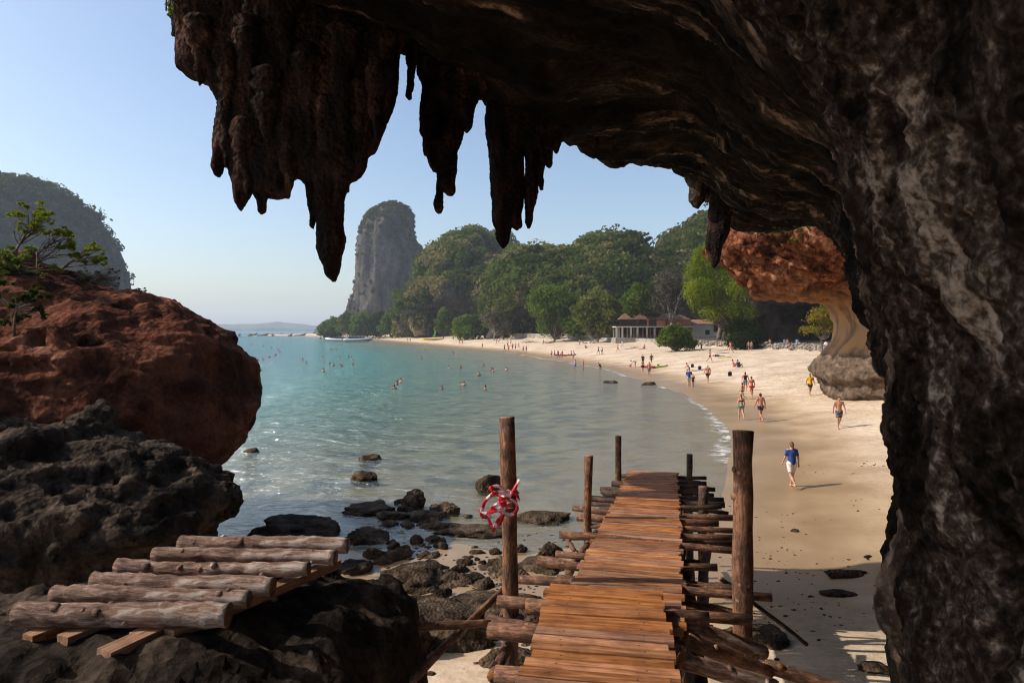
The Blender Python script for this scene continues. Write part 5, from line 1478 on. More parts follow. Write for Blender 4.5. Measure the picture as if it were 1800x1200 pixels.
for a_, b_ in zip(ln[:-1], ln[1:]):
    z0, z1 = gz(*a_), gz(*b_)
    hgt_ = 1.75 if a_[0] < (1010 - CX) / FPX * a_[1] else 0.9
    n_ = np.array([-(b_ - a_)[1], (b_ - a_)[0]]); n_ = n_ / np.linalg.norm(n_) * 0.4
    V = [(*a_, z0 - .5), (*b_, z1 - .5), (*(b_ + n_), z1 - .5), (*(a_ + n_), z0 - .5), (*a_, z0 + hgt_), (*b_, z1 + hgt_), (*(b_ + n_), z1 + hgt_), (*(a_ + n_), z0 + hgt_)]
    g.add(np.array(V), [[0, 3, 2, 1], [4, 5, 6, 7], [0, 1, 5, 4], [2, 3, 7, 6]])
o = link('retaining_wall', g.mesh('retaining_wall', False), CONC); tag(o, 'grey masonry retaining wall below the trees', 'wall')
# washed-up branches
for n_, (px, py, L, lab) in enumerate([(930, 602, 5, 'pale driftwood branch below the grey wall'), (1040, 603, 6, 'tangle of driftwood beside the olive tree'), (880, 596, 7, 'dead fallen tree by the grey bare tree'), (1190, 607, 4, 'driftwood trunk under the leaning shrub'), (965, 603, 5, 'dark driftwood log on the upper sand')]):
    c = on_ground(px, py, 40)
    g = Geo(); rg = np.random.default_rng(300 + n_)
    root = c + np.array([0, 0, 0.12])
    for m_ in range(9):
        d_ = np.array([rg.normal(), rg.normal() * 0.5, abs(rg.normal()) * 0.16]); d_ /= np.linalg.norm(d_)
        limb(g, root + np.array([rg.normal() * 0.6, 0, 0]), root + d_ * L * rg.uniform(0.3, 0.7), 0.13, 0.03, rg, 5, 6, 0.08)
    o = link('driftwood', g.mesh('driftwood'), TRUNKP if n_ != 4 else TRUNKM); tag(o, lab, 'driftwood', 'driftwood on the upper beach')

# ------------------------------------------------------------------ sea haze
hz = Geo().box((0, 0, 72), (11200, 11200, 160))
k = NT('sea_haze')
vol = k.n('VolumePrincipled', {'Color': (0.80, 0.88, 1.0), 'Density': 0.00016, 'Anisotropy': 0.1})
k.t.links.new(vol.outputs[0], k.out.inputs['Volume'])
o = link('haze', hz.mesh('haze', False), k.m); tag(o, 'thin blue sea haze over the bay', 'haze', kind='stuff')
# ================================================================== people
SKINS = [plain('fair_skin', (0.52, 0.29, 0.20), 0.55, 0.05), plain('tanned_skin', (0.40, 0.19, 0.115), 0.55, 0.05), plain('brown_skin', (0.25, 0.115, 0.07), 0.55, 0.05), plain('sunburnt_skin', (0.50, 0.21, 0.14), 0.55, 0.05)]
_cm = {}
def cloth(c):
    if c not in _cm: _cm[c] = plain('cloth_%d' % len(_cm), c, 0.85, 0.12, 20.0)
    return _cm[c]
k = NT('patterned_cloth')
vv = k.n('TexVoronoi', {'Vector': k.pos(obj=True), 'Scale': 26.0}).outputs['Distance']
PATTERN = k.surf(k.pbr(k.mix(k.mapr(vv, 0.28, 0.36), (0.35, 0.03, 0.05), (0.80, 0.76, 0.74)), 0.85))
k = NT('dark_patterned_cloth')
vv = k.n('TexVoronoi', {'Vector': k.pos(obj=True), 'Scale': 20.0}).outputs['Distance']
PATTERN_D = k.surf(k.pbr(k.mix(k.mapr(vv, 0.25, 0.4), (0.55, 0.50, 0.50), (0.05, 0.05, 0.09)), 0.85))
HAIRS = {'dark': plain('dark_hair', (0.02, 0.014, 0.010), 0.5), 'brown': plain('brown_hair', (0.13, 0.06, 0.025), 0.5), 'blond': plain('blond_hair', (0.34, 0.20, 0.08), 0.5), 'grey': plain('grey_hair', (0.30, 0.28, 0.26), 0.6)}
NAVY, BLACK, GREY, TEAL, WHITEC, BLUE, YELLOW, RED, GREEN = (0.02, 0.025, 0.06), (0.012, 0.012, 0.014), (0.16, 0.17, 0.20), (0.01, 0.30, 0.26), (0.75, 0.73, 0.70), (0.03, 0.07, 0.28), (0.70, 0.38, 0.02), (0.50, 0.03, 0.03), (0.05, 0.07, 0.03)

def cone_d(Pt, a, b, ra, rb):
    a, b = np.asarray(a, np.float32), np.asarray(b, np.float32)
    e = b - a
    t = np.clip(((Pt - a) @ e) / (e @ e + 1e-9), 0, 1)
    return (ra + (rb - ra) * t) - np.linalg.norm(Pt - a - t[..., None] * e, axis=-1)
def smax(a, b, k):
    h = np.clip(0.5 + 0.5 * (a - b) / k, 0, 1)
    return b + (a - b) * h + k * h * (1 - h)

def skeleton(pose, wide=1.0, ph=1.0, female=False):
    """joints of a 1.75 m figure that faces +y, feet on z = 0"""
    J = {}
    hipw, shw = (0.095, 0.165) if female else (0.085, 0.195)
    lean = 0.03
    hz, knee, shin = 0.90, 0.45, 0.43
    sit = pose == 'sit'; bend = pose == 'bend'; kneel = pose == 'kneel'
    hip = np.array([0, 0, hz])
    if sit: hip = np.array([0, -0.15, 0.12])
    if kneel: hip = np.array([0, -0.1, 0.34])
    tilt = {'bend': 1.35, 'sit': -0.25, 'kneel': 0.5}.get(pose, lean)
    up = np.array([0, math.sin(tilt), math.cos(tilt)])
    J['hip'] = hip; J['waist'] = hip + up * 0.20; J['chest'] = hip + up * 0.40; J['neck'] = hip + up * 0.56
    hu = up if not bend else np.array([0, math.sin(1.7), math.cos(1.7)])
    J['head'] = J['neck'] + hu * 0.155 + np.array([0, 0.015, 0])
    for s, n in ((-1, 'L'), (1, 'R')):
        h = hip + np.array([s * hipw, 0, -0.02])
        if pose == 'walk': sw = 0.36 * s * ph
        elif pose == 'stand': sw = 0.05 * s * ph
        else: sw = 0.0
        if sit:
            kn = h + np.array([s * 0.06, 0.36, 0.24]); an = kn + np.array([s * 0.02, 0.20, -0.34])
        elif kneel:
            kn = np.array([h[0] + s * 0.05, 0.25, 0.10]); an = np.array([h[0] + s * 0.05, -0.15, 0.07])
        elif bend:
            kn = h + np.array([s * 0.03, 0.06, -knee]); an = np.array([kn[0], 0.0, 0.07])
        else:
            kn = h + np.array([s * 0.005, math.sin(sw) * knee + 0.03 * abs(sw), -math.cos(sw) * knee])
            b2 = sw - (0.55 if sw < -0.1 else 0.05)
            an = kn + np.array([0, math.sin(b2) * shin, -math.cos(b2) * shin])
        J['h' + n], J['k' + n], J['a' + n] = h, kn, an
        J['t' + n] = an + np.array([s * 0.02, 0.15, -0.045 if not sit else -0.03])
        sh = J['neck'] - up * 0.06 + np.array([s * shw * wide ** 0.5, 0, 0])
        if pose in ('walk', 'stand'):
            as_ = -0.30 * s * ph if pose == 'walk' else 0.05
            el = sh + np.array([s * 0.07, math.sin(as_) * 0.28, -math.cos(as_) * 0.28])
            wr = el + np.array([s * 0.02, math.sin(as_ + 0.30) * 0.25, -math.cos(as_ + 0.3) * 0.25])
        elif bend:
            el = sh + np.array([s * 0.03, 0.05, -0.28]); wr = el + np.array([-s * 0.02, 0.06, -0.25])
        elif sit:
            el = sh + np.array([s * 0.06, 0.10, -0.26]); wr = el + np.array([-s * 0.05, 0.22, 0.02])
        else:
            el = sh + np.array([s * 0.06, 0.12, -0.25]); wr = el + np.array([-s * 0.03, 0.2, -0.1])
        J['s' + n], J['e' + n], J['w' + n] = sh, el, wr
        dr = (wr - el) / np.linalg.norm(wr - el)
        J['p' + n] = wr + dr * 0.085
    zmin = min(J['tL'][2], J['tR'][2], J['aL'][2] - 0.055, J['aR'][2] - 0.055) - 0.03
    for q in J: J[q] = J[q] - np.array([0, 0, zmin])
    return J

def body_field(J, wide, female):
    w = wide
    def f(Pt):
        hs = (J['hL'] - J['hR']); hs = hs / np.linalg.norm(hs)
        d = cone_d(Pt, J['hip'] + hs * 0.055, J['hip'] - hs * 0.055, 0.115 * w, 0.115 * w)
        d = smax(d, cone_d(Pt, J['hip'], J['waist'], 0.125 * w, (0.105 if female else 0.120) * w), 0.06)
        d = smax(d, cone_d(Pt, J['waist'], J['chest'], (0.105 if female else 0.120) * w, 0.128 * w), 0.06)
        for s in ('L', 'R'):
            d = smax(d, cone_d(Pt, J['chest'], J['s' + s] * 0.75 + J['chest'] * 0.25, 0.125, 0.085), 0.06)
            d = smax(d, cone_d(Pt, J['neck'] * 0.5 + J['chest'] * 0.5, J['s' + s], 0.09, 0.062), 0.05)
        d = smax(d, cone_d(Pt, J['neck'] - (J['head'] - J['neck']) * 0.3, J['head'], 0.058, 0.052), 0.03)
        for s in ('L', 'R'):
            d = smax(d, cone_d(Pt, J['h' + s], J['k' + s], 0.098 * w ** 0.5, 0.056), 0.04)
            d = smax(d, cone_d(Pt, J['k' + s], J['a' + s], 0.054, 0.034), 0.03)
            m = J['k' + s] * 0.68 + J['a' + s] * 0.32 + np.array([0, -0.02, 0])
            d = smax(d, cone_d(Pt, m, m + (J['a' + s] - J['k' + s]) * 0.12, 0.056, 0.046), 0.04)
            d = smax(d, cone_d(Pt, J['a' + s] + np.array([0, -0.03, -0.035]), J['t' + s], 0.036, 0.028), 0.03)
            d = smax(d, cone_d(Pt, J['s' + s], J['e' + s], 0.054 * w ** 0.5, 0.038), 0.03)
            d = smax(d, cone_d(Pt, J['e' + s], J['w' + s], 0.039, 0.026), 0.02)
            d = smax(d, cone_d(Pt, J['w' + s], J['p' + s], 0.028, 0.034), 0.02)
        # skull, jaw, nose, ears
        hd = J['head']
        q = (Pt - hd) / np.array([0.075, 0.095, 0.115])
        d = smax(d, (1 - np.linalg.norm(q, axis=-1)) * 0.085, 0.02)
        d = smax(d, cone_d(Pt, hd + np.array([0, 0.03, -0.06]), hd + np.array([0, 0.055, -0.085]), 0.05, 0.035), 0.02)
        d = smax(d, cone_d(Pt, hd + np.array([0, 0.09, 0.01]), hd + np.array([0, 0.112, -0.025]), 0.012, 0.016), 0.01)
        for s_ in (-1, 1):
            d = smax(d, cone_d(Pt, hd + np.array([s_ * 0.076, 0.0, 0.015]), hd + np.array([s_ * 0.076, 0, -0.025]), 0.017, 0.014), 0.008)
        return d
    return f

def mesh_field(name, f, J, h, pad=0.24):
    pts = np.array(list(J.values()))
    lo, hi = pts.min(0) - pad, pts.max(0) + pad
    n = np.ceil((hi - lo) / h).astype(int) + 1
    ax = [lo[i] + np.arange(n[i]) * h for i in range(3)]
    X = np.stack(np.meshgrid(*ax, indexing='ij'), -1).astype(np.float32)
    F = f(X)
    return surface_nets(F, lo, h)

_shared = {}
def shared_mesh(name, key, v, q):
    # alike bodies and clothes share one mesh; the material sits on the object
    if key not in _shared:
        me = mk_mesh(name, v, q)
        me.materials.append(SKINS[0])
        _shared[key] = me
    return _shared[key]
def with_mat(o, mat):
    o.material_slots[0].link = 'OBJECT'
    o.material_slots[0].material = mat
    return o
def part_mesh(name, v, q, mat, parent, key=None):
    o = bpy.data.objects.new(name, shared_mesh(name, key, v, q)); COL.objects.link(o); o.parent = parent
    return with_mat(o, mat)

_pcache = {}
def person(px, py, hpx, label, pose='stand', face=0.0, skin=1, hair='dark', wear=(), wide=1.0, female=False, ph=1.0, group=None, lie=False, long_hair=False, real=None, Y=None, sink=0.0, held=None):
    """figure whose feet stand at the photo pixel (px, py) and whose height in the photo is hpx"""
    c = on_ground(px, py, 12.0)
    if Y is not None: c = np.array([(px - CX) / FPX * Y, Y, max(gz((px - CX) / FPX * Y, Y), 0)])
    H = real or (hpx * c[1] / FPX if hpx else 1.7)
    H = float(np.clip(H, 1.0 if real is None else 0.5, 1.95)) if pose in ('stand', 'walk') else 1.68
    if hpx and hpx < 16 and pose in ('stand', 'walk'): H = float(np.clip(H, 1.55, 1.85))
    h = 0.017 if hpx and hpx > 45 else (0.024 if hpx and hpx > 24 else 0.036)
    key = (pose, round(wide, 2), ph, female, h, long_hair, tuple(w for w, _ in wear), hair == 'none')
    if key not in _pcache:
        J = skeleton(pose, wide, ph, female)
        bf = body_field(J, wide, female)
        meshes = {'body': mesh_field('b', bf, J, h)}
        hd = J['head']
        if hair != 'none':
            def hf(Pt):
                q = (Pt - hd - np.array([0, -0.016, 0.016])) / np.array([0.085, 0.103, 0.118])
                d = (1 - np.linalg.norm(q, axis=-1)) * 0.09
                cut = (Pt[..., 2] - hd[2] - 0.01) * 0.75 - (Pt[..., 1] - hd[1] - 0.005) * 0.8 + 0.02
                d = np.minimum(d, cut)
                if long_hair: d = smax(d, cone_d(Pt, hd + np.array([0, -0.10, 0.0]), hd + np.array([0, -0.12, -0.24]), 0.045, 0.022), 0.03)
                return d
            meshes['hair'] = mesh_field('h', hf, {'a': hd, 'b': hd + np.array([0, -0.1, -0.25])}, min(h, 0.022), 0.16)
        for wname, _ in wear:
            e = 0.012 + h * 0.35
            if wname == 'shirt':
                def cf(Pt):
                    d = cone_d(Pt, J['hip'] + (J['waist'] - J['hip']) * 0.2, J['waist'], 0.135 * wide + e, 0.122 * wide + e)
                    d = smax(d, cone_d(Pt, J['waist'], J['chest'], 0.122 * wide + e, 0.13 * wide + e), 0.06)
                    for s in ('L', 'R'):
                        d = smax(d, cone_d(Pt, J['chest'], J['s' + s] * 0.75 + J['chest'] * 0.25, 0.127 + e, 0.087 + e), 0.06)
                        d = smax(d, cone_d(Pt, J['neck'] * 0.5 + J['chest'] * 0.5, J['s' + s], 0.085 + e, 0.062 + e), 0.05)
                        d = smax(d, cone_d(Pt, J['s' + s], J['s' + s] * 0.4 + J['e' + s] * 0.6, 0.046 + e, 0.047 + e), 0.03)
                    ax_ = (J['neck'] - J['hip']) / np.linalg.norm(J['neck'] - J['hip'])
                    return np.minimum(d, 0.55 - 0.01 - (Pt - J['hip']) @ ax_ + 0.0)
            elif wname in ('shorts', 'trunks', 'briefs'):
                fr = {'shorts': 0.72, 'trunks': 0.42, 'briefs': 0.12}[wname]
                top = 0.35 if wname == 'shorts' else 0.2
                def cf(Pt):
                    hs = (J['hL'] - J['hR']); hs = hs / np.linalg.norm(hs)
                    d = cone_d(Pt, J['hip'] + hs * 0.055, J['hip'] - hs * 0.055, 0.115 * wide + e, 0.115 * wide + e)
                    ax_ = (J['waist'] - J['hip']) / np.linalg.norm(J['waist'] - J['hip'])
                    for s in ('L', 'R'):
                        d2 = cone_d(Pt, J['h' + s], J['h' + s] * (1 - fr) + J['k' + s] * fr, 0.100 * wide ** 0.5 + e, 0.098 * wide ** 0.5 - 0.030 * fr + e)
                        ta = (J['k' + s] - J['h' + s]); L = np.linalg.norm(ta)
                        d2 = np.minimum(d2, fr * L - (Pt - J['h' + s]) @ (ta / L))
                        d = smax(d, d2, 0.03)
                    return np.minimum(d, top * 0.2 + 0.02 - (Pt - J['hip']) @ ax_)
            elif wname == 'bikini_top':
                def cf(Pt):
                    ax_ = (J['neck'] - J['hip']) / np.linalg.norm(J['neck'] - J['hip'])
                    t = (Pt - J['chest']) @ ax_
                    return np.minimum(bf(Pt) + e * 0.8, 0.05 - np.abs(t + 0.02)) + np.where(np.abs(Pt[..., 0]) > 0.17, -1, 0)
            elif wname == 'swimsuit':
                def cf(Pt):
                    ax_ = (J['neck'] - J['hip']) / np.linalg.norm(J['neck'] - J['hip'])
                    t = (Pt - J['hip']) @ ax_
                    return np.minimum(bf(Pt) + e * 0.8, np.minimum(t + 0.08, 0.44 - t)) + np.where(np.abs(Pt[..., 0]) > 0.165, -1, 0)
            elif wname == 'backpack':
                def cf(Pt):
                    q = np.abs((Pt - (J['chest'] + np.array([0, -0.19, -0.05]))) / np.array([0.15, 0.09, 0.22]))
                    return (1 - (q ** 4).sum(-1) ** 0.25) * 0.1
            meshes[wname] = mesh_field(wname, cf, J, h)
        _pcache[key] = (J, {kk: (vv_, qq_) for kk, (vv_, qq_) in meshes.items()})
    J, meshes = _pcache[key]
    v, q = meshes['body']
    if h < 0.02:      # fingers, once the hand is large enough to show them
        g = Geo(); g.add(v, q)
        for s, sg in (('L', -1), ('R', 1)):
            dr = J['p' + s] - J['w' + s]; dr = dr / np.linalg.norm(dr)
            fw = np.cross(dr, [1, 0, 0]); fw = fw / np.linalg.norm(fw)
            for i_, (o_, L_) in enumerate(((-0.026, 0.062), (-0.009, 0.075), (0.009, 0.07), (0.025, 0.055))):
                b0 = J['p' + s] + fw * o_
                k1 = b0 + dr * L_ * 0.55
                g.tube([b0 - dr * 0.01, k1, k1 + (dr * 0.8 - np.array([sg * 0.5, 0, 0])) * L_ * 0.5], [0.0095, 0.0085, 0.007], 6)
            b0 = J['w' + s] + dr * 0.03 - fw * 0.02 * -1
            g.tube([b0, b0 + fw * 0.035 + dr * 0.025, b0 + fw * 0.045 + dr * 0.06], [0.012, 0.010, 0.008], 6)
        me = g.mesh('person')
    else:
        me = shared_mesh('person', ('body',) + key[:6], v, q)
    if not len(me.materials): me.materials.append(SKINS[skin])
    o = bpy.data.objects.new('person', me); COL.objects.link(o); with_mat(o, SKINS[skin])
    tag(o, label, 'person', group)
    sc = H / 1.75
    o.scale = (sc, sc, sc)
    o.location = (c[0], c[1], c[2] - sink - 0.01)
    o.rotation_euler = (0, 0, math.radians(face))
    if lie:
        o.rotation_euler = (math.radians(-88), 0, math.radians(face))
        o.location = (c[0], c[1], c[2] + 0.13 * sc)
    if hair != 'none': part_mesh('hair', *meshes['hair'], HAIRS[hair], o, ('hair',) + key[:6])
    for wname, m in wear:
        part_mesh({'bikini_top': 'bikini_top', 'briefs': 'swim_briefs', 'trunks': 'swim_trunks'}.get(wname, wname), *meshes[wname], m if not isinstance(m, tuple) else cloth(m), o, (wname,) + key[:6])
    return o, c, J, sc

# --- those close enough to tell by their clothes
person(1392, 857, 79, 'woman in blue T-shirt and white patterned shorts walking away on wet sand', 'walk', 6, 0, 'brown', (('shirt', BLUE), ('shorts', PATTERN)), 1.0, True, 0.8, long_hair=True)
person(1337, 741, 49, 'man in dark navy trunks walking with arms held out', 'walk', 10, 3, 'dark', (('trunks', NAVY),), 1.1, False, 0.7)
person(1303, 738, 44, 'woman in teal bikini beside the man in navy trunks', 'walk', -5, 0, 'brown', (('briefs', TEAL), ('bikini_top', NAVY)), 1.0, True, -0.7, long_hair=True)
person(1475, 752, 55, 'bare-chested man in dark patterned shorts with backpack walking this way', 'walk', 165, 1, 'dark', (('shorts', PATTERN_D), ('backpack', BLACK)), 1.0, False, 1.0)
person(1424, 696, 39, 'man in yellow T-shirt and navy shorts carrying shoes', 'walk', 175, 1, 'dark', (('shirt', YELLOW), ('trunks', NAVY)), 1.0, False, 0.9)
person(1321, 699, 37, 'woman in red bikini walking away behind the couple', 'walk', 0, 3, 'brown', (('briefs', RED), ('bikini_top', RED)), 1.05, True, 0.6)
person(1310, 688, 33, 'stooping man in grey shorts carrying a bag on his back', 'walk', -20, 3, 'dark', (('shorts', GREY), ('backpack', BLACK)), 1.15, False, -0.7)
person(1305, 703, 30, 'slim person in dark briefs half hidden behind the woman in teal bikini', 'walk', 60, 1, 'dark', (('briefs', BLACK),), 0.95, True, 0.8)
person(1211, 681, 32, 'man in blue T-shirt and pale shorts at the water edge', 'stand', 170, 0, 'brown', (('shirt', BLUE), ('shorts', (0.45, 0.47, 0.5))), 1.05, False, 1.0)
person(1218, 684, 28, 'child in dark swimsuit beside the man in blue T-shirt', 'stand', 180, 0, 'brown', (('swimsuit', NAVY),), 0.9, True, 1.0, real=1.42)
person(1244, 674, 31, 'heavy sunburnt man in black trunks strolling on the sand', 'walk', 10, 3, 'grey', (('trunks', BLACK),), 1.35, False, 0.5)
person(1210, 652, 0, 'sunbather kneeling on the sand next to a dark bag', 'kneel', 90, 3, 'brown', (('briefs', BLACK),), 1.0, True)
person(1248, 637, 22, 'woman in black bikini walking alone up the dry sand', 'walk', -80, 3, 'dark', (('briefs', BLACK), ('bikini_top', BLACK)), 1.0, True, 1.0)
person(1130, 654, 20, 'man in navy shorts standing by the beached kayak bow', 'stand', 20, 1, 'dark', (('shorts', NAVY),), 1.0, False)
person(1141, 661, 24, 'man in grey shorts facing the sea beside the kayak', 'stand', 170, 3, 'brown', (('shorts', GREY),), 1.05, False)
person(1130, 642, 18, 'person in black top behind the kayak', 'stand', 0, 1, 'dark', (('shirt', BLACK), ('trunks', NAVY)), 1.0, False)
person(1145, 641, 19, 'man in dark green shirt walking past the kayak', 'walk', -150, 1, 'dark', (('shirt', GREEN), ('shorts', GREEN)), 1.0, False)
person(1117, 646, 0, 'person in white shirt bending down to a pink toy', 'bend', 90, 1, 'dark', (('shirt', WHITEC), ('trunks', (0.3, 0.2, 0.15))), 1.0, False)
person(1086, 618, 12, 'small figure in orange shorts walking below the pavilion', 'walk', 80, 3, 'brown', (('shorts', (0.5, 0.12, 0.04)),), 1.0, False)
person(1094, 610, 12, 'person in white shirt and white shorts below the pavilion', 'walk', 60, 2, 'dark', (('shirt', WHITEC), ('shorts', WHITEC)), 1.0, False)
person(1233, 618, 15, 'person in dark blue clothes near the leaning shrub', 'walk', 70, 2, 'dark', (('shirt', NAVY), ('shorts', NAVY)), 1.0, False)
person(1284, 621, 20, 'woman in red swimsuit striding past the rubble wall', 'walk', 100, 3, 'brown', (('swimsuit', RED),), 1.0, True)
person(1290, 613, 14, 'woman in yellow dress by the rubble wall', 'stand', 30, 1, 'dark', (('shirt', YELLOW), ('shorts', YELLOW)), 1.0, True)
person(1299, 613, 14, 'person in turquoise shirt by the rubble wall', 'stand', 10, 2, 'dark', (('shirt', (0.05, 0.3, 0.42)), ('shorts', (0.05, 0.3, 0.42))), 1.0, False)
person(1316, 618, 18, 'man in dark trunks standing below the bright tree', 'walk', 180, 1, 'dark', (('trunks', BLACK),), 1.0, False)
person(1321, 617, 17, 'woman in pale top beside the man below the bright tree', 'stand', 180, 1, 'dark', (('shirt', (0.35, 0.25, 0.22)), ('trunks', GREY)), 1.0, True)
person(1353, 613, 15, 'person with yellow bag and brown shirt before the cave', 'stand', 20, 1, 'dark', (('shirt', (0.25, 0.14, 0.08)), ('shorts', NAVY), ('backpack', YELLOW)), 1.0, False)
person(1379, 613, 16, 'person in light blue dress before the cave mouth', 'stand', 0, 2, 'dark', (('shirt', (0.12, 0.28, 0.50)), ('shorts', (0.12, 0.28, 0.50))), 1.0, True)
person(1384, 614, 17, 'woman in orange bikini next to the light blue dress', 'walk', 170, 3, 'brown', (('briefs', (0.6, 0.12, 0.02)), ('bikini_top', (0.6, 0.12, 0.02))), 1.0, True)
person(1401, 613, 15, 'person in pale blue shirt walking into the cave', 'walk', -40, 2, 'dark', (('shirt', (0.15, 0.3, 0.55)), ('trunks', BLACK)), 1.0, False)
person(1415, 612, 0, 'person in blue sitting under the almond tree', 'sit', 60, 2, 'dark', (('shirt', BLUE), ('shorts', BLACK)), 1.0, False)
person(1392, 613, 0, 'person in black sitting on the sand at the cave', 'sit', 160, 2, 'dark', (('shirt', BLACK), ('shorts', NAVY)), 1.0, False)
person(1011, 651, 18, 'man in bright blue shorts wading at the shore', 'stand', -60, 3, 'brown', (('shorts', (0.04, 0.14, 0.5)),), 1.05, False)
person(1025, 651, 18, 'woman wading beside the man in bright blue shorts', 'stand', 90, 3, 'brown', (('briefs', (0.3, 0.15, 0.1)), ('bikini_top', (0.3, 0.15, 0.1))), 1.0, True)
person(1055, 649, 0, 'child in dark wetsuit crouching in the shallows', 'kneel', 60, 1, 'dark', (('swimsuit', BLACK),), 0.9, False, real=1.1)
person(1132, 613, 0, 'sunbather sitting on a towel below the pavilion', 'sit', 150, 3, 'brown', (('trunks', BLACK),), 1.0, False)
person(1292, 646, 0, 'sunbather in red leaning back on the sand', 'sit', -80, 3, 'dark', (('trunks', RED),), 1.0, True)
person(1300, 646, 0, 'sunbather in dark clothes beside the one in red', 'sit', -60, 1, 'dark', (('shirt', NAVY), ('trunks', BLACK)), 1.0, False)
person(1274, 627, 0, 'sunbather in dark clothes lying on the yellow towel', 'stand', 80, 1, 'dark', (('shirt', BLACK), ('trunks', BLACK)), 1.0, False, lie=True)
person(1108, 612, 0, 'sunbather stretched out on a towel below the pavilion', 'stand', -85, 3, 'brown', (('trunks', BLUE),), 1.0, False, lie=True)
person(1190, 611, 0, 'sunbather lying on the sand under the shrub', 'stand', 80, 3, 'brown', (('briefs', BLACK),), 1.0, True, lie=True)
# --- groups farther along
for n_, (px, py, hp, lab, grp) in enumerate(
    [(969, 628, 13, 0, 1), (975, 628, 13, 0, 1), (981, 630, 15, 0, 1), (988, 630, 10, 0, 1), (1004, 630, 13, 0, 1), (1008, 632, 15, 0, 1)] +
    [(887, 618, 15, 1, 2), (894, 618, 13, 1, 2), (901, 616, 12, 1, 2), (906, 616, 12, 1, 2), (892, 609, 11, 1, 2), (898, 608, 11, 1, 2)] +
    [(920, 620, 12, 2, 3), (925, 620, 12, 2, 3)] + [(1052, 623, 14, 3, 4), (1058, 623, 13, 3, 4)] + [(808, 605, 8, 4, 5), (813, 605, 8, 4, 5)] + [(848, 612, 9, 5, 6)] + [(873, 603, 9, 6, 7), (877, 603, 9, 6, 7)] +
    [(716, 601, 7, 7, 8), (721, 601, 7, 7, 8)] + [(655, 597, 6, 8, 9), (660, 597, 6, 8, 9), (666, 597, 6, 8, 9)] + [(912, 612, 9, 9, 10), (1019, 607, 8, 9, 10), (955, 606, 8, 9, 10), (1030, 612, 0, 9, 10)]):
    labs = ['beachgoer standing with the group around the red kayak', 'beachgoer in the loose group on the sand between kayak and grey tree', 'one of two people walking together along the waterline', 'one of a pair standing apart beyond the kayak', 'one of two tiny people near the yellow umbrella',
            'lone tiny person on the wet sand beyond the loose group', 'one of two people under the grey bare tree', 'one of two far people near the catamaran', 'one of three far people beside the speedboats', 'small figure on the dry sand below the grey wall']
    person(px, py, hp, labs[lab], ('walk', 'stand')[n_ % 2] if hp else 'sit', (n_ * 73) % 360, (1, 3, 2, 1)[n_ % 4], ('dark', 'brown')[n_ % 2], ((('trunks', NAVY),), (('trunks', BLACK),), (('trunks', BLUE),), (('trunks', RED),))[n_ % 4] if n_ % 5 else (('shirt', WHITEC), ('trunks', BLACK)), 1.0, False, 1.0, group=labs[lab].replace('one of ', ''))
# --- swimmers
Jh = skeleton('stand')
SWB = mesh_field('s', lambda Pt: np.minimum(body_field(Jh, 1.0, False)(Pt), Pt[..., 2] - 1.18), {'a': Jh['head'], 'b': Jh['sL'], 'c': Jh['sR'], 'd': Jh['chest']}, 0.036, 0.18)
def _hf(Pt):
    hd = Jh['head']; q = (Pt - hd - np.array([0, -0.016, 0.016])) / np.array([0.088, 0.106, 0.120])
    d = (1 - np.linalg.norm(q, axis=-1)) * 0.09
    return np.minimum(d, (Pt[..., 2] - hd[2] - 0.01) * 0.75 - (Pt[..., 1] - hd[1] - 0.005) * 0.8 + 0.02)
SWH = mesh_field('s', _hf, {'a': Jh['head']}, 0.03, 0.16)
swb_me = [mk_mesh('swimmer', *SWB) for _ in range(2)]
for m_, s_ in zip(swb_me, (1, 3)): m_.materials.append(SKINS[s_])
swh_me = [mk_mesh('hair', *SWH) for _ in range(2)]
for m_, s_ in zip(swh_me, ('dark', 'brown')): m_.materials.append(HAIRS[s_])
SW = [(223, 253), (475, 257), (497, 272), (600, 247), (647, 283), (668, 293), (710, 297), (723, 297), (708, 245), (765, 240), (783, 240), (798, 268), (792, 285), (605, 330), (603, 187), (655, 188), (668, 190), (688, 190), (715, 167),
      (1070, 410), (1055, 437), (1097, 397), (1357, 438), (1495, 415), (1632, 440), (1592, 355), (1400, 305), (1475, 305), (1617, 287), (1680, 328), (1670, 315), (1764, 318), (1228, 243), (1247, 190), (1178, 193), (1427, 206), (1225, 240)]
for n_, (a_, b_) in enumerate(SW):
    px, py = 400 + a_ / 3.6, 560 + (b_ + 7) / 3.6
    Yw = CAMZ * FPX / (py - HY)
    o = bpy.data.objects.new('swimmer', swb_me[n_ % 2]); COL.objects.link(o)
    up_ = (0.0, 0.10, -0.06, 0.05)[n_ % 4]
    o.location = ((px - CX) / FPX * Yw, Yw, -1.40 + up_); o.rotation_euler = (0, 0, n_ * 1.9)
    hh_ = bpy.data.objects.new('hair', swh_me[(n_ // 2) % 2]); COL.objects.link(hh_); hh_.parent = o
    sl = ('swimmer near the red floats of the swimming line' if n_ < 4 or n_ == 13 else 'swimmer in the tight group between the floats and the speedboats' if n_ < 13 else 'far swimmer close to the moored speedboats' if n_ < 19
          else 'swimmer with wet shoulders showing, out beyond the taped post' if n_ < 25 else 'swimmer with only a dark head showing, off the middle of the beach')
    tag(o, sl, 'swimmer', 'swimmers in the bay: ' + sl)

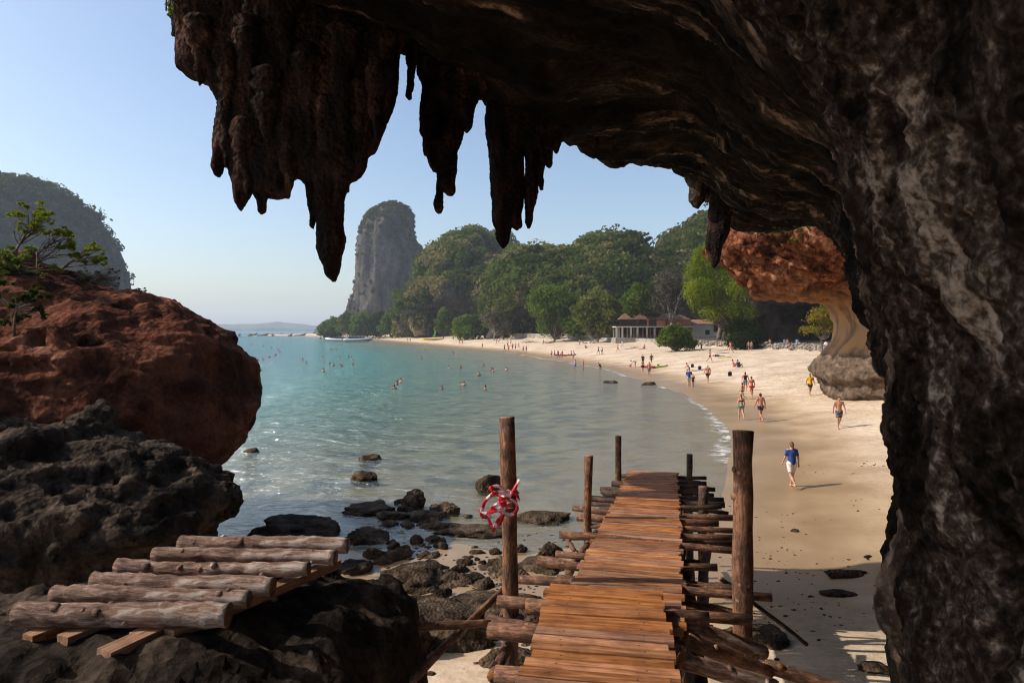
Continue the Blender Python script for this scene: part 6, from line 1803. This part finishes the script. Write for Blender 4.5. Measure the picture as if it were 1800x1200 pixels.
# ================================================================== boats and beach things
def loft(sections):
    """closed hull from rows of points"""
    S = np.array(sections, float); m, n = S.shape[:2]
    i, j = np.meshgrid(np.arange(m - 1), np.arange(n), indexing='ij')
    a = (i * n + j).ravel(); b = (i * n + (j + 1) % n).ravel()
    q = np.stack([a, b, b + n, a + n], 1)
    V = S.reshape(-1, 3)
    V = np.concatenate([V, S[:1].mean(1), S[-1:].mean(1)])
    jj = np.arange(n)
    t = np.concatenate([np.stack([np.full(n, m * n), (jj + 1) % n, jj], 1), np.stack([np.full(n, m * n + 1), (m - 1) * n + jj, (m - 1) * n + (jj + 1) % n], 1)])
    return V, q, t
HULLW = plain('white_gelcoat', (0.72, 0.73, 0.74), 0.25, 0.04, spec=0.5)
HULLB = plain('dark_blue_hull', (0.03, 0.045, 0.08), 0.3, 0.1, spec=0.5)
GLASSD = plain('tinted_glass', (0.02, 0.025, 0.03), 0.08, 0.1, spec=0.6)
METALG = plain('grey_metal', (0.35, 0.35, 0.36), 0.35, 0.1, metal=0.8)
WOODB = plain('varnished_boat_wood', (0.16, 0.08, 0.04), 0.6, 0.3, 3.0)

def hull(L, B, D, bowup=0.5, n=13, flat=0.25, nose=2.2):
    secs = []
    for t in np.linspace(0, 1, n):
        w = B / 2 * (1 - max(0, (t - 0.45) / 0.55) ** nose) * (0.92 + 0.08 * min(1, t * 4)) + 0.01
        sh = D + bowup * t ** 2.5
        keel = -0.25 * D + (D * 0.9 + bowup * 0.8) * max(0, (t - 0.72) / 0.28) ** 2
        x = (t - 0.5) * L
        secs.append([(x, -w, sh), (x, -w * 0.97, sh * 0.55 + keel * 0.45), (x, -w * 0.75, keel + 0.22 * (sh - keel)), (x, 0, keel), (x, w * 0.75, keel + 0.22 * (sh - keel)), (x, w * 0.97, sh * 0.55 + keel * 0.45), (x, w, sh), (x, w * 0.9, sh + 0.02), (x, -w * 0.9, sh + 0.02)])
    return loft(secs)

def boat_part(name, g, mat, root, smooth=True):
    o = link(name, g.mesh(name, smooth), mat, root); return o
def speedboat(px, py, Lpx, label, face, seed):
    Yw = CAMZ * FPX / (py - HY)
    L = Lpx * Yw / FPX
    root = empty('speedboat', ((px - CX) / FPX * Yw, Yw, 0.0), math.radians(face)); tag(root, label, 'speedboat', 'speedboats moored off the beach')
    s = L / 11.0
    v, q, t = hull(11 * s, 2.9 * s, 1.15 * s, 0.55 * s)
    hl_ = boat_part('hull', Geo().add(v, q, t), HULLW, root)
    v, q, t = hull(11.03 * s, 2.94 * s, 0.34 * s, 0.4 * s); v[:, 2] += 0.28 * s
    boat_part('stripe', Geo().add(v, q, t), HULLB, hl_)
    cab = loft([[(-3.6 * s, -1.05 * s, 1.1 * s), (-3.6 * s, 1.05 * s, 1.1 * s), (-3.6 * s, 1.0 * s, 1.95 * s), (-3.6 * s, -1.0 * s, 1.95 * s)], [(0.9 * s, -1.05 * s, 1.1 * s), (0.9 * s, 1.05 * s, 1.1 * s), (0.4 * s, 0.95 * s, 1.95 * s), (0.4 * s, -0.95 * s, 1.95 * s)], [(2.2 * s, -0.8 * s, 1.2 * s), (2.2 * s, 0.8 * s, 1.2 * s), (1.0 * s, 0.7 * s, 1.7 * s), (1.0 * s, -0.7 * s, 1.7 * s)]])
    boat_part('cabin', Geo().add(*cab), GLASSD, root, False)
    cn_ = boat_part('canopy', Geo().box((-1.7 * s, 0, 2.05 * s), (5.0 * s, 2.3 * s, 0.12 * s)), HULLW if seed else HULLB, root, False)
    g = Geo()
    for x_ in (-4.0, -1.6, 0.5):
        for y_ in (-1, 1): g.tube([(x_ * s, y_ * s, 1.1 * s), (x_ * s, y_ * s, 2.02 * s)], 0.04 * s, 6)
    boat_part('canopy_frame', g, METALG, cn_)
    for y_ in (-0.5, 0.5):
        boat_part('outboard_motor', Geo().box((-5.7 * s, y_ * s, 1.1 * s), (0.5 * s, 0.4 * s, 0.7 * s)).box((-5.75 * s, y_ * s, 0.3 * s), (0.25 * s, 0.15 * s, 1.2 * s)), GLASSD, root, False)
speedboat(592, 600, 44, 'white speedboat moored bow-out behind the darker striped one', 172, 0)
speedboat(630, 600.5, 50, 'white and dark blue speedboat with canopy lying nearest the sand', 5, 1)
def longtail(px, py, Lpx, label, face, seed):
    Yw = CAMZ * FPX / (py - HY) if py > 586 else 640.0
    L = max(8.0, Lpx * Yw / FPX)
    root = empty('longtail_boat', ((px - CX) / FPX * Yw, Yw, 0.0), math.radians(face)); tag(root, label, 'longtail boat', 'longtail boats moored at the sandy point')
    s = L / 10.0
    v, q, t = hull(10 * s, 1.9 * s, 0.8 * s, 1.6 * s, nose=1.7)
    boat_part('hull', Geo().add(v, q, t), WOODB, root)
    cn_ = boat_part('canopy', Geo().add(*loft([[(x_ * s, y_ * s, (2.05 - 0.25 * y_ * y_ + dz) * s) for y_, dz in ((-1, 0), (-0.5, 0), (0, 0), (0.5, 0), (1, 0), (1, 0.06), (0, 0.06), (-1, 0.06))] for x_ in (-2.5, 0, 2.0)])), cloth([(0.35, 0.38, 0.45), (0.55, 0.12, 0.08), (0.12, 0.2, 0.4), (0.5, 0.5, 0.48)][seed % 4]), root)
    g = Geo()
    for x_ in (-2.4, 1.9):
        for y_ in (-0.9, 0.9): g.tube([(x_ * s, y_ * s, 0.7 * s), (x_ * s, y_ * s, 1.86 * s)], 0.05 * s, 5)
    boat_part('canopy_post', g, WOODB, cn_)
for n_, px in enumerate((404, 421, 440, 447, 462, 479, 495, 511, 528, 545)):
    longtail(px, 590.2 if n_ % 3 else 589.4, 20, 'wooden longtail boat with canopy in the row at the sandy point', 90 + (n_ * 47) % 60 - 30 if n_ % 4 else 10, n_)
def kayak(px, py, Lm, label, face, mats, seat=True):
    c = on_ground(px, py, 30)
    root = empty('kayak', tuple(c + np.array([0, 0, 0.10])), math.radians(face)); tag(root, label, 'kayak')
    secs = []
    for t in np.linspace(0, 1, 15):
        w = 0.36 * math.sin(math.pi * min(max(t, 0.02), 0.98)) ** 0.6
        z = 0.10 + 0.30 * abs(t - 0.5) ** 3 * 8 * 0.5
        secs.append([((t - 0.5) * Lm, w * math.cos(a_), z + 0.14 * math.sin(a_) * (1.0 if math.sin(a_) > 0 else 1.3)) for a_ in np.linspace(0, 2 * math.pi, 10, endpoint=False)])
    V, q, t_ = loft(secs)
    mi = (V[q].mean(1)[:, 0] > 0).astype(int)
    g = Geo(); g.add(V, q[mi == 0], t_, 0); g.q.append(q[mi == 1]); g.qm.append(np.full((mi == 1).sum(), 1))
    link('hull', g.mesh('hull'), mats, root)
    for x_ in (-0.8, 0.6):
        o = link('seat_back', Geo().box((x_ * Lm / 4, 0, 0.32), (0.06, 0.42, 0.22)).mesh('seat_back', False), GLASSD, root)
kayak(1150, 647, 4.6, 'yellow-green and red kayak beached with bow inland', 24, [plain('red_plastic', (0.45, 0.04, 0.03), 0.4), plain('lime_plastic', (0.42, 0.45, 0.05), 0.4)])
kayak(993, 626, 4.8, 'red kayak lying among the group at the waterline', 5, [plain('dark_red_plastic', (0.30, 0.03, 0.03), 0.4), plain('dark_red_plastic_bow', (0.34, 0.05, 0.03), 0.4)])
# catamaran with small sail
c = on_ground(763, 598, 60)
cat_ = empty('catamaran', tuple(c), math.radians(12)); tag(cat_, 'small beached catamaran with yellow hulls and green sail', 'catamaran')
CATY = plain('yellow_gelcoat', (0.70, 0.42, 0.03), 0.35)
for y_ in (-1.1, 1.1):
    v, q, t = hull(9.0, 0.7, 0.6, 0.3, nose=1.8); v[:, 1] += y_; v[:, 2] += 0.2
    link('hull', Geo().add(v, q, t).mesh('hull'), CATY, cat_)
link('trampoline', Geo().box((-0.3, 0, 0.75), (3.0, 2.0, 0.05)).mesh('trampoline', False), GLASSD, cat_)
link('mast', Geo().tube([(0.6, 0, 0.7), (0.5, 0, 4.0)], 0.06, 6).mesh('mast'), METALG, cat_)
sv_ = np.array([(0.5, 0.05, 1.2), (0.45, 0.05, 3.8), (-0.3, 0.25, 2.4), (-1.0, 0.4, 1.2), (0.5, 0.0, 1.2), (0.45, 0.0, 3.8), (-0.3, 0.20, 2.4), (-1.0, 0.35, 1.2)])
link('sail', Geo().add(sv_, [[0, 1, 2, 3], [7, 6, 5, 4], [0, 3, 7, 4], [3, 2, 6, 7], [2, 1, 5, 6], [1, 0, 4, 5]]).mesh('sail', False), cloth((0.10, 0.42, 0.08)), cat_)
# umbrella
c = on_ground(743, 603, 60)
um = empty('beach_umbrella', tuple(c)); tag(um, 'small yellow beach umbrella near the catamaran', 'umbrella')
link('pole', Geo().tube([(0, 0, -0.2), (0.1, 0, 2.2)], 0.04, 6).mesh('pole'), METALG, um)
an = np.linspace(0, 2 * math.pi, 8, endpoint=False)
cv_ = np.concatenate([np.stack([1.5 * np.cos(an), 1.5 * np.sin(an), np.full(8, 1.75)], 1), np.stack([0.8 * np.cos(an), 0.8 * np.sin(an), np.full(8, 2.1)], 1), [[0.1, 0, 2.25]]])
link('canopy', Geo().add(cv_, [[i, (i + 1) % 8, 8 + (i + 1) % 8, 8 + i] for i in range(8)], [[8 + i, 8 + (i + 1) % 8, 16] for i in range(8)]).mesh('canopy', False), cloth((0.75, 0.5, 0.03)), um)
# towels, bags and toys
def towel(px, py, col, label, face):
    c = on_ground(px, py, 30)
    xx, yy = np.meshgrid(np.linspace(-0.9, 0.9, 10), np.linspace(-0.45, 0.45, 6), indexing='ij')
    zz_ = hgt(c[0] + xx.ravel() * math.cos(face) - yy.ravel() * math.sin(face), c[1] + xx.ravel() * math.sin(face) + yy.ravel() * math.cos(face)) - c[2] + 0.05 + 0.015 * fbm(np.stack([xx.ravel(), yy.ravel(), 0 * xx.ravel()], 1), 3, 2)
    v = np.stack([xx.ravel(), yy.ravel(), zz_], 1)
    v2 = v - np.array([0, 0, 0.02])
    i, j = np.meshgrid(np.arange(9), np.arange(5), indexing='ij'); a = (i * 6 + j).ravel()
    q = np.stack([a, a + 6, a + 7, a + 1], 1)
    g = Geo().add(np.concatenate([v, v2]), np.concatenate([q, q[:, ::-1] + 60]))
    o = link('towel', g.mesh('towel'), cloth(col)); o.location = c; o.rotation_euler = (0, 0, face)
    tag(o, label, 'towel')
towel(1274, 628, (0.65, 0.45, 0.08), 'yellow towel under the sunbather in dark clothes', 0.1)
towel(1271, 616, (0.05, 0.06, 0.10), 'dark towel on the sand above the yellow towel', 0.2)
towel(1267, 621, (0.12, 0.15, 0.24), 'blue-grey towel between the dark and yellow towels', -0.1)
towel(1130, 613, (0.35, 0.10, 0.08), 'red towel under the seated sunbather', 0.0)
towel(1106, 613, (0.12, 0.16, 0.32), 'blue towel spread below the pavilion', 0.1)
towel(1218, 610, (0.05, 0.12, 0.35), 'bright blue towel by the leaning shrub', 0.0)
towel(1230, 651, (0.30, 0.26, 0.22), 'beige towel beside the kneeling sunbather', 0.1)
def bag(px, py, size, col, label, seed):
    c = on_ground(px, py, 25)
    v = ICO_V[:, :] * 1.0
    v = np.sign(v) * np.abs(v) ** 0.6
    v = v * (1 + 0.08 * fbm(v, 2.0, 3, off=seed))[:, None] * np.array([0.5, 0.35, 0.62]) * size
    g = Geo().add(v, None, ICO_F)
    g.tube([np.array([-0.15, 0, 0.55]) * size, np.array([-0.1, 0, 0.78]) * size, np.array([0.1, 0, 0.78]) * size, np.array([0.15, 0, 0.55]) * size], 0.035 * size, 6)
    o = link('bag', g.mesh('bag'), cloth(col)); o.location = c + np.array([0, 0, 0.55 * size]); tag(o, label, 'bag')
bag(1283, 661, 0.42, BLACK, 'black backpack standing alone on the sand', 1)
bag(1217, 646, 0.40, BLACK, 'small black bag beside the kneeling sunbather', 2)
bag(1230, 650, 0.42, NAVY, 'navy bag on the beige towel', 3)
bag(1108, 645, 0.35, (0.6, 0.10, 0.30), 'pink beach toy bucket by the bending person', 4)
bag(1452, 611, 0.55, WHITEC, 'round white sack on the sand before the cave', 5)
# swimming-area buoys
BUOY = plain('orange_red_float', (0.60, 0.06, 0.04), 0.4)
for a_, b_ in ((70, 153), (150, 160), (227, 170), (278, 180), (318, 193), (330, 208), (303, 230), (352, 148), (265, 242), (190, 262)):
    px, py = 400 + a_ / 3.6, 560 + b_ / 3.6 + 0.6
    Yw = CAMZ * FPX / (py - HY)
    g = Geo().add(ICO2_V * np.array([0.22, 0.22, 0.20]), None, ICO2_F).tube([(0, 0, 0.15), (0, 0, 0.34)], 0.05, 6)
    o = link('buoy', g.mesh('buoy'), BUOY); o.location = ((px - CX) / FPX * Yw, Yw, 0.08)
    tag(o, 'small red float of the swimming line', 'buoy', 'floats of the swimming line')
